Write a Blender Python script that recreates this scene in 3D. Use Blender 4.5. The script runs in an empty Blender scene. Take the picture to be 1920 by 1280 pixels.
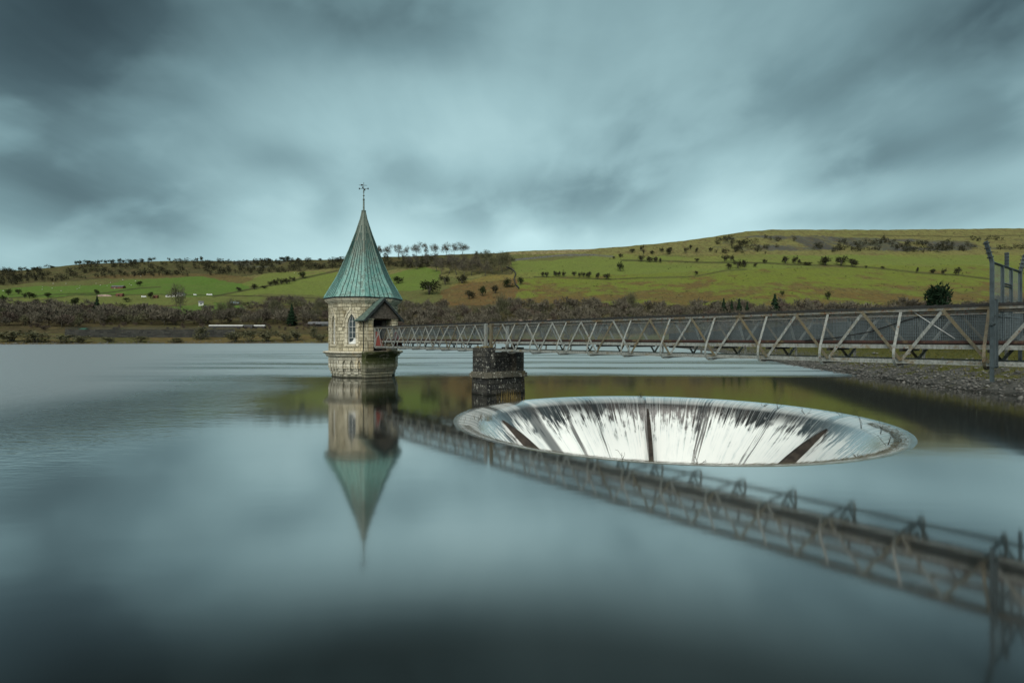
import bpy, math, random
import numpy as np
from mathutils import Vector, Matrix
R = math.radians
rnd = random.Random(7)
SC = bpy.context.scene
COL = SC.collection
F, PX0, HOR, CAMH = 1015.0, 960.0, 634.0, 4.0     # focal length and horizon in photo pixels, camera height over water

# ---------------------------------------------------------------- node helper
class S:
    def __init__(s, t, sock): s.t, s.k = t, sock
    def _m(s, op, a, b=None, c=None):
        n = s.t.nodes.new('ShaderNodeMath'); n.operation = op
        for i, v in enumerate((a, b, c)):
            if v is None: continue
            if isinstance(v, S): s.t.links.new(v.k, n.inputs[i])
            else: n.inputs[i].default_value = v
        return S(s.t, n.outputs[0])
    def __add__(a, b): return a._m('ADD', a, b)
    def __radd__(a, b): return a._m('ADD', a, b)
    def __sub__(a, b): return a._m('SUBTRACT', a, b)
    def __rsub__(a, b): return a._m('SUBTRACT', b, a)
    def __mul__(a, b): return a._m('MULTIPLY', a, b)
    def __rmul__(a, b): return a._m('MULTIPLY', a, b)
    def __truediv__(a, b): return a._m('DIVIDE', a, b)
    def __neg__(a): return a._m('MULTIPLY', a, -1.0)
    def fn(a, op, b=None, c=None): return a._m(op, a, b, c)
    def smooth(a, lo, hi, o0=0.0, o1=1.0):
        n = a.t.nodes.new('ShaderNodeMapRange'); n.interpolation_type = 'SMOOTHSTEP'
        a.t.links.new(a.k, n.inputs[0])
        for i, v in zip((1, 2, 3, 4), (lo, hi, o0, o1)): n.inputs[i].default_value = v
        return S(a.t, n.outputs[0])
    def clamp(a): return a.fn('MAXIMUM', 0.0).fn('MINIMUM', 1.0)

class G:
    """a node tree with short builders"""
    def __init__(g, t): g.t = t
    def n(g, typ, **kw):
        x = g.t.nodes.new(typ)
        for k, v in kw.items(): setattr(x, k, v)
        return x
    def put(g, sock, v):
        if isinstance(v, S): g.t.links.new(v.k, sock)
        elif hasattr(v, 'is_output'): g.t.links.new(v, sock)
        elif isinstance(v, (tuple, list)) and len(v) == 3 and sock.type == 'RGBA': sock.default_value = (*v, 1)
        else: sock.default_value = v
    def obj(g): return S(g.t, g.n('ShaderNodeTexCoord').outputs['Object'])
    def uv(g): return S(g.t, g.n('ShaderNodeTexCoord').outputs['UV'])
    def xyz(g, v):
        s = g.n('ShaderNodeSeparateXYZ'); g.put(s.inputs[0], v)
        return [S(g.t, o) for o in s.outputs]
    def vec(g, x, y, z):
        c = g.n('ShaderNodeCombineXYZ')
        for i, v in enumerate((x, y, z)): g.put(c.inputs[i], v)
        return S(g.t, c.outputs[0])
    def mapv(g, v, scale=(1, 1, 1), loc=(0, 0, 0)):
        m = g.n('ShaderNodeMapping'); g.put(m.inputs[0], v)
        m.inputs['Scale'].default_value = scale; m.inputs['Location'].default_value = loc
        return S(g.t, m.outputs[0])
    def noise(g, v, scale, detail=4, rough=.55, dist=0.0):
        m = g.n('ShaderNodeTexNoise'); g.put(m.inputs['Vector'], v)
        m.inputs['Scale'].default_value = scale; m.inputs['Detail'].default_value = detail
        m.inputs['Roughness'].default_value = rough; m.inputs['Distortion'].default_value = dist
        return S(g.t, m.outputs[0])
    def mix(g, f, a, b, blend='MIX'):
        m = g.n('ShaderNodeMix', data_type='RGBA', blend_type=blend)
        g.put(m.inputs['Factor'], f); g.put(m.inputs['A'], a); g.put(m.inputs['B'], b)
        return S(g.t, m.outputs['Result'])
    def ramp(g, f, stops):
        r = g.n('ShaderNodeValToRGB'); g.put(r.inputs[0], f)
        e = r.color_ramp.elements
        while len(e) < len(stops): e.new(.5)
        for q, (p, c) in zip(e, stops): q.position = p; q.color = (*c, 1) if len(c) == 3 else c
        return S(g.t, r.outputs[0])
    def bump(g, h, strength=.5, dist=.05):
        b = g.n('ShaderNodeBump'); g.put(b.inputs['Height'], h)
        b.inputs['Strength'].default_value = strength; b.inputs['Distance'].default_value = dist
        return S(g.t, b.outputs[0])
    def pbsdf(g, col, rough=.8, normal=None, metal=0.0, spec=.3, ior=None):
        p = g.n('ShaderNodeBsdfPrincipled')
        g.put(p.inputs['Base Color'], col); g.put(p.inputs['Roughness'], rough)
        p.inputs['Metallic'].default_value = metal; p.inputs['Specular IOR Level'].default_value = spec
        if ior: p.inputs['IOR'].default_value = ior
        if normal is not None: g.put(p.inputs['Normal'], normal)
        return p.outputs[0]
    def mixsh(g, f, a, b):
        m = g.n('ShaderNodeMixShader'); g.put(m.inputs[0], f)
        g.t.links.new(a, m.inputs[1]); g.t.links.new(b, m.inputs[2]); return m.outputs[0]

def material(name, build):
    m = bpy.data.materials.new(name); m.use_nodes = True
    m.node_tree.nodes.clear(); g = G(m.node_tree)
    o = g.n('ShaderNodeOutputMaterial'); g.t.links.new(build(g), o.inputs[0])
    return m

# ---------------------------------------------------------------- mesh helper
def V(*a): return Vector(a)
class MB:
    def __init__(s): s.v, s.f, s.sm = [], [], []
    def add(s, vs, fs, smooth=False):
        b = len(s.v); s.v += [tuple(v) for v in vs]
        s.f += [tuple(b+i for i in f) for f in fs]; s.sm += [smooth]*len(fs)
    def frame_box(s, o, ax, ay, az):
        """box from corner o along three edge vectors"""
        o, ax, ay, az = map(Vector, (o, ax, ay, az))
        p = [o, o+ax, o+ax+ay, o+ay, o+az, o+ax+az, o+ax+ay+az, o+ay+az]
        f = [(0,3,2,1),(4,5,6,7),(0,1,5,4),(1,2,6,5),(2,3,7,6),(3,0,4,7)]
        if ax.cross(ay).dot(az) < 0: f = [q[::-1] for q in f]
        s.add(p, f)
    def box(s, x0, y0, z0, x1, y1, z1): s.frame_box((x0,y0,z0), (x1-x0,0,0), (0,y1-y0,0), (0,0,z1-z0))
    def bar(s, a, b, w, h, side=None):
        """rectangular bar a-b, w across 'side', h the other way"""
        a, b = Vector(a), Vector(b); d = (b-a).normalized()
        sd = Vector(side) if side is not None else d.cross(V(0,0,1))
        sd = sd - d*sd.dot(d)
        if sd.length < 1e-6: sd = d.orthogonal()
        sd.normalize(); up = d.cross(sd)
        s.frame_box(a - sd*w/2 - up*h/2, b-a, sd*w, up*h)
    def strip(s, pts, w, h, side):
        """bent flat bar through pts; constant side vector"""
        sd = Vector(side).normalized(); pts = [Vector(p) for p in pts]; vs = []
        for i, p in enumerate(pts):
            d = (pts[min(i+1, len(pts)-1)] - pts[max(i-1, 0)]).normalized(); up = d.cross(sd)
            vs += [p-sd*w/2-up*h/2, p+sd*w/2-up*h/2, p+sd*w/2+up*h/2, p-sd*w/2+up*h/2]
        fs = []
        for i in range(len(pts)-1):
            for k in range(4):
                a, b = i*4+k, i*4+(k+1) % 4; fs.append((a, b, b+4, a+4))
        fs += [(3,2,1,0), tuple(len(vs)-4+k for k in range(4))]
        s.add(vs, fs)
    def tube(s, pts, rad, n=6, smooth=True):
        pts = [Vector(p) for p in pts]; rad = rad if isinstance(rad, (list, tuple)) else [rad]*len(pts)
        vs, fs = [], []
        for i, p in enumerate(pts):
            d = (pts[min(i+1, len(pts)-1)] - pts[max(i-1, 0)]).normalized()
            a = d.orthogonal().normalized() if abs(d.z) > .95 else d.cross(V(0,0,1)).normalized()
            b = d.cross(a)
            vs += [p + (a*math.cos(2*math.pi*k/n) + b*math.sin(2*math.pi*k/n))*rad[i] for k in range(n)]
        for i in range(len(pts)-1):
            for k in range(n):
                a0, a1 = i*n+k, i*n+(k+1) % n; fs.append((a0, a1, a1+n, a0+n))
        fs += [tuple(range(n))[::-1], tuple(len(vs)-n+k for k in range(n))]
        s.add(vs, fs, smooth)
    def rings(s, rings, closed_ring=True, cap0=False, cap1=False, smooth=False, flip=False):
        n = len(rings[0]); vs = [p for r in rings for p in r]; fs = []
        for i in range(len(rings)-1):
            for k in range(n if closed_ring else n-1):
                a, b = i*n+k, i*n+(k+1) % n
                fs.append((a, b, b+n, a+n))
        if cap0: fs.append(tuple(range(n))[::-1])
        if cap1: fs.append(tuple((len(rings)-1)*n+k for k in range(n)))
        if flip: fs = [f[::-1] for f in fs]
        s.add(vs, fs, smooth)
    def build(s, name, mat, parent=None, uv=True):
        me = bpy.data.meshes.new(name); me.from_pydata(s.v, [], s.f)
        me.polygons.foreach_set('use_smooth', s.sm)
        if uv:
            L = me.uv_layers.new(name='UVMap'); dat = np.zeros(len(me.loops)*2)
            for p in me.polygons:
                nn = p.normal
                if abs(nn.z) < .8:
                    t = V(0,0,1).cross(nn).normalized()
                    for li in p.loop_indices:
                        c = me.vertices[me.loops[li].vertex_index].co
                        dat[li*2] = c.dot(t); dat[li*2+1] = c.z
                else:
                    for li in p.loop_indices:
                        c = me.vertices[me.loops[li].vertex_index].co
                        dat[li*2] = c.x; dat[li*2+1] = c.y
            L.data.foreach_set('uv', dat)
        if mat: me.materials.append(mat)
        o = bpy.data.objects.new(name, me); COL.objects.link(o)
        if parent: o.parent = parent
        return o

def np_object(name, verts, faces, mat, parent=None, smooth=False):
    """fast mesh from arrays; faces (n,3) or (n,4)"""
    me = bpy.data.meshes.new(name); verts = np.asarray(verts, np.float32); faces = np.asarray(faces, np.int32)
    k = faces.shape[1]
    me.vertices.add(len(verts)); me.vertices.foreach_set('co', verts.ravel())
    me.loops.add(faces.size); me.loops.foreach_set('vertex_index', faces.ravel())
    me.polygons.add(len(faces)); me.polygons.foreach_set('loop_start', np.arange(0, faces.size, k, dtype=np.int32))
    me.update(calc_edges=True); me.validate()
    if smooth: me.polygons.foreach_set('use_smooth', np.ones(len(me.polygons), bool))
    if mat: me.materials.append(mat)
    o = bpy.data.objects.new(name, me); COL.objects.link(o)
    if parent: o.parent = parent
    return o

def tag(o, label=None, cat=None, group=None, kind=None):
    if label: o['label'] = label
    if cat: o['category'] = cat
    if group: o['group'] = group
    if kind: o['kind'] = kind
    return o
def thing(name, label, cat, loc=(0,0,0), rz=0.0, group=None):
    o = bpy.data.objects.new(name, None); COL.objects.link(o); o.empty_display_size = .3
    o.location = loc; o.rotation_euler = (0,0,rz)
    return tag(o, label, cat, group)
def at(px, Z, z=0.0): return V((px-PX0)/F*Z, Z, z)

# value noise for numpy arrays
def vnoise(x, y, seed=0):
    xi, yi = np.floor(x).astype(np.int64), np.floor(y).astype(np.int64)
    fx, fy = x-xi, y-yi; fx = fx*fx*(3-2*fx); fy = fy*fy*(3-2*fy)
    def h(a, b):
        n = (a*374761393 + b*668265263 + seed*982451653) & 0xffffffff
        n = ((n ^ (n >> 13))*1274126177) & 0xffffffff
        return ((n ^ (n >> 16)) & 0xffff)/65535.0
    return (h(xi,yi)*(1-fx)+h(xi+1,yi)*fx)*(1-fy) + (h(xi,yi+1)*(1-fx)+h(xi+1,yi+1)*fx)*fy
def fbm(x, y, seed=0, o=4):
    s = 0; a = .5
    for i in range(o): s = s + a*vnoise(x*2**i, y*2**i, seed+i); a *= .5
    return s/(1-.5**o)

# ---------------------------------------------------------------- materials
def m_plain(name, col, rough=.8, var=.25, scale=4.0, bump=0.0, spec=.25, metal=0.0):
    def b(g):
        o = g.obj(); n = g.noise(o, scale, 5, .6)
        c = g.mix(n.smooth(.3, .7), tuple(x*(1-var) for x in col), tuple(min(1, x*(1+var)) for x in col))
        return g.pbsdf(c, rough, g.bump(n, bump, .05) if bump else None, metal, spec)
    return material(name, b)

def m_masonry(name, bw, bh, cols, mortar, stain, lichen=0.0, moss_z=None, rough_bump=.9, wet=None, offset=.5):
    def b(g):
        o, uv = g.obj(), g.uv(); x, y, z = g.xyz(o)
        br = g.n('ShaderNodeTexBrick'); br.offset = offset; br.squash = .8; br.squash_frequency = 3
        wob = g.noise(o, 2.0, 2); uvw = g.n('ShaderNodeVectorMath', operation='ADD')
        g.put(uvw.inputs[0], uv); w2 = g.vec((wob-.5)*.06, (g.noise(o, 3.1, 2)-.5)*.05, 0.0); g.put(uvw.inputs[1], w2)
        g.t.links.new(uvw.outputs[0], br.inputs['Vector'])
        for k, v in (('Color1', cols[0]), ('Color2', cols[1]), ('Mortar', mortar)): br.inputs[k].default_value = (*v, 1)
        for k, v in (('Scale', 1.0), ('Mortar Size', .022), ('Mortar Smooth', .4), ('Bias', 0.0), ('Brick Width', bw), ('Row Height', bh)): br.inputs[k].default_value = v
        col = S(g.t, br.outputs[0]); mort = S(g.t, br.outputs[1])
        fine = g.noise(o, 9.0, 6, .7); big = g.noise(g.mapv(o, (1, 1, .35)), .9, 5, .65)
        col = g.mix(fine.smooth(.42, .75, 0, .6), col, tuple(c*.4 for c in cols[1]))
        drip = g.noise(g.mapv(o, (1.6, 1.6, .22)), 1.3, 5, .65)
        col = g.mix(drip.smooth(.52, .72, 0, .75), col, stain)
        col = g.mix(big.smooth(.56, .72, 0, .6), col, (cols[0][0]*.9, cols[0][1]*.72, cols[0][2]*.45))
        if lichen: col = g.mix(g.noise(g.mapv(o, (1, 1, .8)), 5.5, 6, .8).smooth(.63-.08*lichen, .67-.06*lichen, 0, .95), col, (.62, .62, .54))
        if moss_z is not None:
            mm = g.noise(o, 1.7, 5, .7)
            f = (z + (mm-.5)*1.2).smooth(moss_z[0], moss_z[1]) * mm.smooth(.36, .5)
            col = g.mix(f*.9, col, (.045, .06, .012))
        if wet is not None:
            f = (z + (fine-.5)*.25).smooth(wet, wet-.3)
            col = g.mix(f*.85, col, (.012, .013, .009))
        hgt = mort*-.9 + fine*.8*rough_bump + g.noise(o, 2.6, 4, .6)*rough_bump
        return g.pbsdf(col, .85, g.bump(hgt, .9, .09), spec=.2)
    return material(name, b)

def m_steel(name, paint, paint2, rustiness, rust=(.12, .045, .018)):
    def b(g):
        o = g.obj(); a = g.noise(o, 1.9, 6, .7); c = g.noise(g.mapv(o, (3, 3, 1)), 4.0, 5, .7)
        col = g.mix(c.smooth(.35, .65), paint, paint2)
        col = g.mix(a.smooth(.66-.3*rustiness, .76-.25*rustiness, 0, .8), col, (.15, .115, .058))
        col = g.mix(g.noise(o, 6.5, 6, .75).smooth(.68-.22*rustiness, .74-.2*rustiness), col, rust)
        return g.pbsdf(col, .55, g.bump(g.noise(o, 30, 3), .25, .01), spec=.35)
    return material(name, b)

def m_copper(g):
    o = g.obj(); x, y, z = g.xyz(o)
    st = g.noise(g.mapv(o, (1.5, 1.5, .16)), 1.6, 6, .65); fi = g.noise(o, 5.0, 5, .7)
    col = g.mix(st.smooth(.34, .66), (.09, .23, .205), (.28, .50, .45))
    col = g.mix((st*.6+fi*.4).smooth(.47, .58, 0, .85), col, (.075, .12, .10))
    # bare brown weathering runs down from the tip of the spire
    top = (z + (st-.5)*5.0).smooth(9.6, 15.0, 0, .82)
    col = g.mix(top, col, (.115, .125, .098))
    return g.pbsdf(col, .55, g.bump(fi, .25, .03), spec=.35)

def m_water(g):
    o = g.obj(); x, y, z = g.xyz(o)
    # wind-ruffled water beyond the tower and to the left, glassy water in the lee by the spillway
    warp = (g.noise(g.mapv(o, (.035, .09, 1)), 1.0, 4, .6)-.5)
    far = (y + warp*26.0 + (x+8.0)*-.02).smooth(52.0, 64.0)
    left = (x*-1.0 - y*.12 + warp*9.0).smooth(8.0, 30.0)
    lstreak = g.noise(g.mapv(o, (.03, .22, 1)), 1.0, 5, .6)
    ruff = far.fn('MAXIMUM', left*y.smooth(8.0, 26.0))
    cat = g.noise(g.mapv(o, (.012, .085, 1), (3.1, 0, 0)), 1.0, 4, .6)
    lull = cat.smooth(.44, .68) * y.smooth(190.0, 110.0) * (x + y*.55).smooth(-18.0, 12.0)
    ruff = ruff * (1.0 - lull*.8)
    rip = g.noise(g.mapv(o, (.9, 2.2, 1)), 1.0, 3, .6)
    soft = g.noise(g.mapv(o, (.35, .8, 1)), 1.0, 2, .5)
    rough = ruff*.28 + .075
    n = g.bump(rip*ruff*1.0 + soft*.012, .55, .35)
    deep = g.mix(lstreak.smooth(.4, .6), (.006, .009, .0085), (.009, .012, .011))
    p = g.n('ShaderNodeBsdfPrincipled')
    g.put(p.inputs['Base Color'], deep); g.put(p.inputs['Roughness'], rough); g.put(p.inputs['Normal'], n)
    p.inputs['IOR'].default_value = 1.33
    gl = g.n('ShaderNodeBsdfGlossy'); g.put(gl.inputs['Roughness'], rough); g.put(gl.inputs['Normal'], n)
    gl.inputs['Color'].default_value = (.98, .96, .94, 1)
    lw = g.n('ShaderNodeLayerWeight'); lw.inputs[0].default_value = .5
    fa = S(g.t, lw.outputs['Facing']); fac = fa.smooth(.50, .68, .02, .56)*fa.smooth(.74, .92, 1.0, .62 )
    return g.mixsh(fac.fn('MAXIMUM', ruff*fa.smooth(.8, .95)*.9), p.outputs[0], gl.outputs[0])

def m_cascade(g):
    # thin sheet over dark stone breaking into white streaks down the bowl
    o = g.obj(); x, y, z = g.xyz(o)
    r = (x*x + y*y).fn('SQRT'); ux, uy = x/r, y/r; dep = -z
    def streak(k, dk, det, ro, seed): return g.noise(g.vec(ux*k+seed, uy*k, dep*dk), 1.0, det, ro)
    wide = streak(7.0, .05, 3, .5, 0.0); mid = streak(38.0, .16, 5, .65, 5.0); fine = streak(130.0, .3, 4, .65, 9.0)
    clump = g.noise(g.vec(ux*26.0+2.0, uy*26.0, dep*1.5), 1.0, 4, .6, .35); broad = g.noise(g.vec(ux*5.0+6.0, uy*5.0, dep*.8), 1.0, 3, .5)
    side = ux.fn('ABSOLUTE').smooth(.45, .95)
    f = dep*.75 + (mid-.5)*2.6 + (clump-.5)*3.2 + (broad-.5)*2.2 + (wide-.5)*1.2 + (fine-.5)*2.0 - .55 + side*.25
    gap = None
    for a_, w_ in ((-46, 3.0), (-63, 1.6), (8.2, .8), (84, 1.6), (34, .8), (-14, .9), (-28, .7), (60, .8)):
        d_ = ux*math.sin(R(a_)) + uy*math.cos(R(a_)); k_ = (d_ + (mid-.5)*.004).smooth(math.cos(R(w_*1.5)), math.cos(R(w_*.6)))
        gap = k_ if gap is None else gap.fn('MAXIMUM', k_)
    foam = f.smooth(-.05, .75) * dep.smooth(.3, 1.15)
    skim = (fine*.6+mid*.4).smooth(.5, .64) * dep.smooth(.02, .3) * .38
    lip_sheen = dep.smooth(.004, .05) * dep.smooth(.42, .22) * ((fine*.5+mid*.5).smooth(.3, .6)*.25 + .22)  # sky sheen on the lip, painted in as white diffuse
    foam = foam.fn('MAXIMUM', skim).fn('MAXIMUM', lip_sheen)  # foam mask also carries the painted lip sheen
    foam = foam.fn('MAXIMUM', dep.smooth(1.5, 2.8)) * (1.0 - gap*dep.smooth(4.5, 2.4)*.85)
    stone = g.mix(wide.smooth(.4, .62), (.022, .023, .022), (.06, .05, .044))
    stone = g.mix(fine.smooth(.4, .65, 0, .5), stone, (.07, .085, .09))
    # browner on the flat lip, fading out just below it
    stone = g.mix(dep.smooth(.22, .05, 0, .8), stone, (.035, .028, .012))
    bmp = g.bump(mid*.6 + fine*.5, .5, .05)
    gl = g.pbsdf(stone, .16, bmp, spec=.9, ior=1.6)
    sh = g.n('ShaderNodeBsdfGlossy'); sh.inputs['Color'].default_value = (.98, .98, .98, 1); sh.inputs['Roughness'].default_value = .14
    flat_n = g.bump(fine*.6+mid*.6, .35, .05); g.put(sh.inputs['Normal'], flat_n)
    lw = g.n('ShaderNodeLayerWeight'); lw.inputs[0].default_value = .5
    wet = g.mixsh(S(g.t, lw.outputs['Facing']).smooth(.4, .88, .03, .92), gl, sh.outputs[0])
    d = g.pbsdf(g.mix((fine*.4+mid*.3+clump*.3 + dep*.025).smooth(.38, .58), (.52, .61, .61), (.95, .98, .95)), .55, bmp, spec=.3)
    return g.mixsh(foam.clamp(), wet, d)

def m_hill(g):
    a = g.n('ShaderNodeAttribute', attribute_name='cover'); c = S(g.t, a.outputs['Color']); mt = S(g.t, a.outputs['Alpha'])
    o = g.obj()
    n1 = g.noise(g.mapv(o, (1, .45, 1)), .11, 6, .72); n2 = g.noise(g.mapv(o, (1, .5, 1)), .3, 5, .75); n3 = g.noise(g.mapv(o, (.5, 1, 1)), .022, 5, .6)
    c = g.mix(n3.smooth(.4, .7, 0, .3), c, (.115, .135, .045))
    c = g.mix(n1.smooth(.46, .62)*(mt*.55+.10), c, (.105, .08, .04))
    c = g.mix(n2.smooth(.50, .66)*(mt*.45+.34), c, (.05, .056, .022))
    c = g.mix(g.noise(g.mapv(o, (1, .4, 1), (50, 0, 0)), .16, 6, .75).smooth(.54, .66)*(mt*.35+.26), c, (.16, .155, .065))
    return g.pbsdf(c, .95, g.bump(n2 + n1*2, .8, 1.5), spec=.05)

def m_bank(g):
    o = g.obj(); x, y, z = g.xyz(o)
    n = g.noise(o, .55, 6, .7); f = g.noise(o, 4.0, 5, .7)
    vor = g.n('ShaderNodeTexVoronoi'); vor.inputs['Scale'].default_value = 2.6; g.put(vor.inputs['Vector'], o)
    st = g.mix(S(g.t, vor.outputs['Color']), (.045, .046, .042), (.12, .12, .108))
    gr = g.mix(f.smooth(.35, .65), (.05, .062, .012), (.105, .10, .028))
    k = (z*.42 + (n-.5)*3.2).smooth(.3, .75)
    c = g.mix(k, st, gr)
    c = g.mix(z.smooth(.25, -.05), c, (.02, .02, .015))
    return g.pbsdf(c, .9, g.bump(S(g.t, vor.outputs[0])*-.7 + f, .9, .15), spec=.15)

def m_tuftcol(name, c1, c2, scale=.5):
    def b(g):
        n = g.noise(g.obj(), scale, 3, .6)
        return g.pbsdf(g.mix(n.smooth(.35, .65), c1, c2), .95, spec=.05)
    return material(name, b)

M = {}
M['stone'] = m_masonry('tower_stone', .62, .34, ((.74, .69, .51), (.36, .325, .22)), (.12, .105, .07), (.19, .155, .085), rough_bump=1.6)
M['ashlar'] = m_masonry('ashlar_stone', 1.1, .5, ((.70, .66, .52), (.54, .50, .37)), (.24, .21, .15), (.25, .21, .13), rough_bump=.35)
M['basestone'] = m_masonry('base_stone', .9, .36, ((.76, .73, .60), (.56, .53, .41)), (.16, .145, .10), (.13, .115, .075), moss_z=(.75, -.3), wet=.34, rough_bump=.8)
M['mossy'] = m_masonry('mossy_stone', .9, .36, ((.34, .33, .24), (.24, .23, .16)), (.1, .09, .07), (.05, .048, .03), moss_z=(.6, 1.9), wet=.28, rough_bump=.6)
M['pierstone'] = m_masonry('pier_stone', .68, .38, ((.085, .083, .07), (.03, .032, .033)), (.014, .014, .012), (.014, .016, .018), lichen=.75, wet=.3, rough_bump=1.3)
M['piercap'] = m_masonry('pier_course_stone', .9, .6, ((.2, .185, .14), (.11, .105, .085)), (.05, .05, .04), (.05, .05, .04), lichen=.9, rough_bump=.8)
M['darkwall'] = m_masonry('dark_rubble', .8, .4, ((.06, .06, .052), (.032, .034, .03)), (.018, .018, .016), (.022, .022, .019), lichen=.2, rough_bump=1.2)
M['railwall'] = m_masonry('railway_stone', 3.2, 1.3, ((.07, .07, .062), (.03, .032, .03)), (.016, .016, .014), (.016, .018, .016), lichen=.25, rough_bump=1.2)
M['copper'] = material('green_copper', m_copper)
M['porchcopper'] = m_plain('dull_copper', (.075, .115, .10), .5, .5, 3.0)
M['seam'] = m_plain('copper_seam', (.03, .075, .068), .6, .3, 2.0)
M['lead'] = m_plain('weathered_metal', (.13, .17, .15), .5, .3, 5.0)
M['iron'] = m_plain('dark_iron', (.03, .035, .035), .5, .3, 6.0)
M['board'] = m_plain('weathered_board', (.085, .075, .06), .85, .5, 5.0, .3)
M['dark'] = m_plain('dark_interior', (.004, .0045, .0045), .8)  # near-black: shade of the tower interior and doorway put into the colour
M['white'] = m_plain('white_paint', (.72, .74, .72), .5, .08, 3.0)
M['glass'] = m_plain('dim_glass', (.05, .065, .07), .08, .3, 1.5, spec=.8)
M['steel'] = m_steel('pale_painted_steel', (.29, .31, .29), (.17, .185, .17), .4)
M['ochre'] = m_steel('rust_stained_steel', (.155, .14, .09), (.10, .09, .06), .5)
M['chord'] = m_steel('rusting_chord', (.21, .215, .195), (.125, .13, .115), .6)
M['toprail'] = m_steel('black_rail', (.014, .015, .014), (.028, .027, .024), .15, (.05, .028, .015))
M['redplate'] = m_steel('red_plate', (.22, .045, .035), (.15, .035, .028), .1)
M['redlead'] = m_steel('red_oxide', (.06, .024, .018), (.035, .02, .016), .4)
M['mesh'] = m_plain('galvanised_mesh', (.16, .20, .215), .55, .2, 1.0)
M['galv'] = m_plain('galvanised_steel', (.05, .068, .074), .5, .3, 2.5, metal=.0)
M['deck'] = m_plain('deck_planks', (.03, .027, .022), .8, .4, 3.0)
M['black'] = m_plain('black_rubber', (.012, .012, .012), .6)
M['alu'] = m_plain('pale_pipe', (.45, .47, .46), .45)
M['water'] = material('reservoir_water', m_water)
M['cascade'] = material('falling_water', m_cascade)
M['bowl'] = m_masonry('bowl_stone', .9, .4, ((.10, .09, .07), (.07, .065, .05)), (.03, .03, .02), (.04, .035, .02))
M['fin'] = m_plain('fin_stone', (.042, .034, .028), .7, .5, 2.5, .4)
M['straw'] = m_plain('dead_straw', (.11, .10, .065), .9, .5, 3.0)
M['twigdark'] = m_plain('dead_twig', (.045, .038, .028), .9, .3, 3.0)
M['reed'] = m_plain('yellow_reed', (.16, .12, .04), .9, .4, 3.0)
M['hill'] = material('hillside_cover', m_hill)
M['bank'] = material('bank_cover', m_bank)
M['rock'] = m_plain('pale_rock', (.125, .125, .115), .9, .6, 1.2, .5)
M['bark'] = m_plain('grey_bark', (.10, .095, .078), .9, .3, .5)
M['twigs'] = m_tuftcol('bare_twigs', (.095, .087, .067), (.135, .122, .092), .05)
M['twigs2'] = m_tuftcol('greenish_twigs', (.09, .093, .054), (.13, .127, .075), .05)
M['twigs3'] = m_tuftcol('purple_twigs', (.11, .086, .07), (.08, .068, .055), .05)
M['palebark'] = m_plain('pale_bark', (.16, .155, .115), .9, .3, .5)
M['thorn'] = m_tuftcol('thorn_twigs', (.034, .036, .022), (.058, .056, .034), .3)
M['ivy'] = m_tuftcol('evergreen_leaf', (.03, .042, .018), (.05, .058, .026), .3)
M['fir'] = m_tuftcol('fir_needles', (.012, .026, .014), (.022, .04, .02), .3)
M['slate'] = m_plain('slate_roof', (.12, .125, .13), .7, .3, .6)
M['rusty'] = m_plain('rusty_sheet', (.13, .06, .04), .8, .4, .6)
M['render'] = m_plain('white_render', (.6, .6, .56), .8, .1, .6)
M['pinkstone'] = m_plain('pink_stone', (.25, .19, .155), .9, .45, .35, .4)
M['wool'] = m_plain('wool', (.55, .54, .47), .95, .1, 3.0)
M['sheepface'] = m_plain('sheep_face', (.25, .23, .19), .9)
M['bluegrey'] = m_plain('blue_grey_sheet', (.16, .21, .24), .5, .2, .5)
M['greenpaint'] = m_plain('green_paint', (.03, .12, .075), .5, .15, .5)
M['carriage'] = m_plain('carriage_side', (.05, .04, .035), .5, .2, .5)

# ---------------------------------------------------------------- camera, sun, sky
cam = bpy.data.cameras.new('camera'); co = bpy.data.objects.new('camera', cam); COL.objects.link(co)
co.location = (0, 0, CAMH); co.rotation_euler = (R(90), 0, 0)
cam.sensor_width = 36; cam.lens = F/1920*36; cam.shift_y = -(640-HOR)/1920; cam.clip_end = 8000
SC.camera = co

sun = bpy.data.lights.new('sun', 'SUN'); sun.energy = 1.8; sun.angle = R(75); sun.color = (1, .965, .88)
so = bpy.data.objects.new('sun', sun); COL.objects.link(so)
SUN_EL, SUN_AZ = R(46), R(196)          # azimuth measured from +Y towards +X
sd = V(math.sin(SUN_AZ)*math.cos(SUN_EL), math.cos(SUN_AZ)*math.cos(SUN_EL), math.sin(SUN_EL))
so.rotation_euler = sd.to_track_quat('Z', 'Y').to_euler(); so.location = sd*100

W = bpy.data.worlds.new('World'); SC.world = W; W.use_nodes = True; W.node_tree.nodes.clear(); g = G(W.node_tree)
sky = g.n('ShaderNodeTexSky', sky_type='NISHITA'); sky.sun_disc = False; sky.sun_elevation = SUN_EL; sky.sun_rotation = SUN_AZ
bg1 = g.n('ShaderNodeBackground'); bg1.inputs[1].default_value = .06; g.t.links.new(sky.outputs[0], bg1.inputs[0])
dirv = S(g.t, g.n('ShaderNodeTexCoord').outputs['Generated']); dx, dy, dz = g.xyz(dirv)
az = dx.fn('ARCTAN2', dy); el = dz.fn('ARCSINE'); elp = el.fn('MAXIMUM', 0.0)
den = dz.fn('MAXIMUM', 0.0) + .10
cx, cy = dx/den, dy/den
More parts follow.
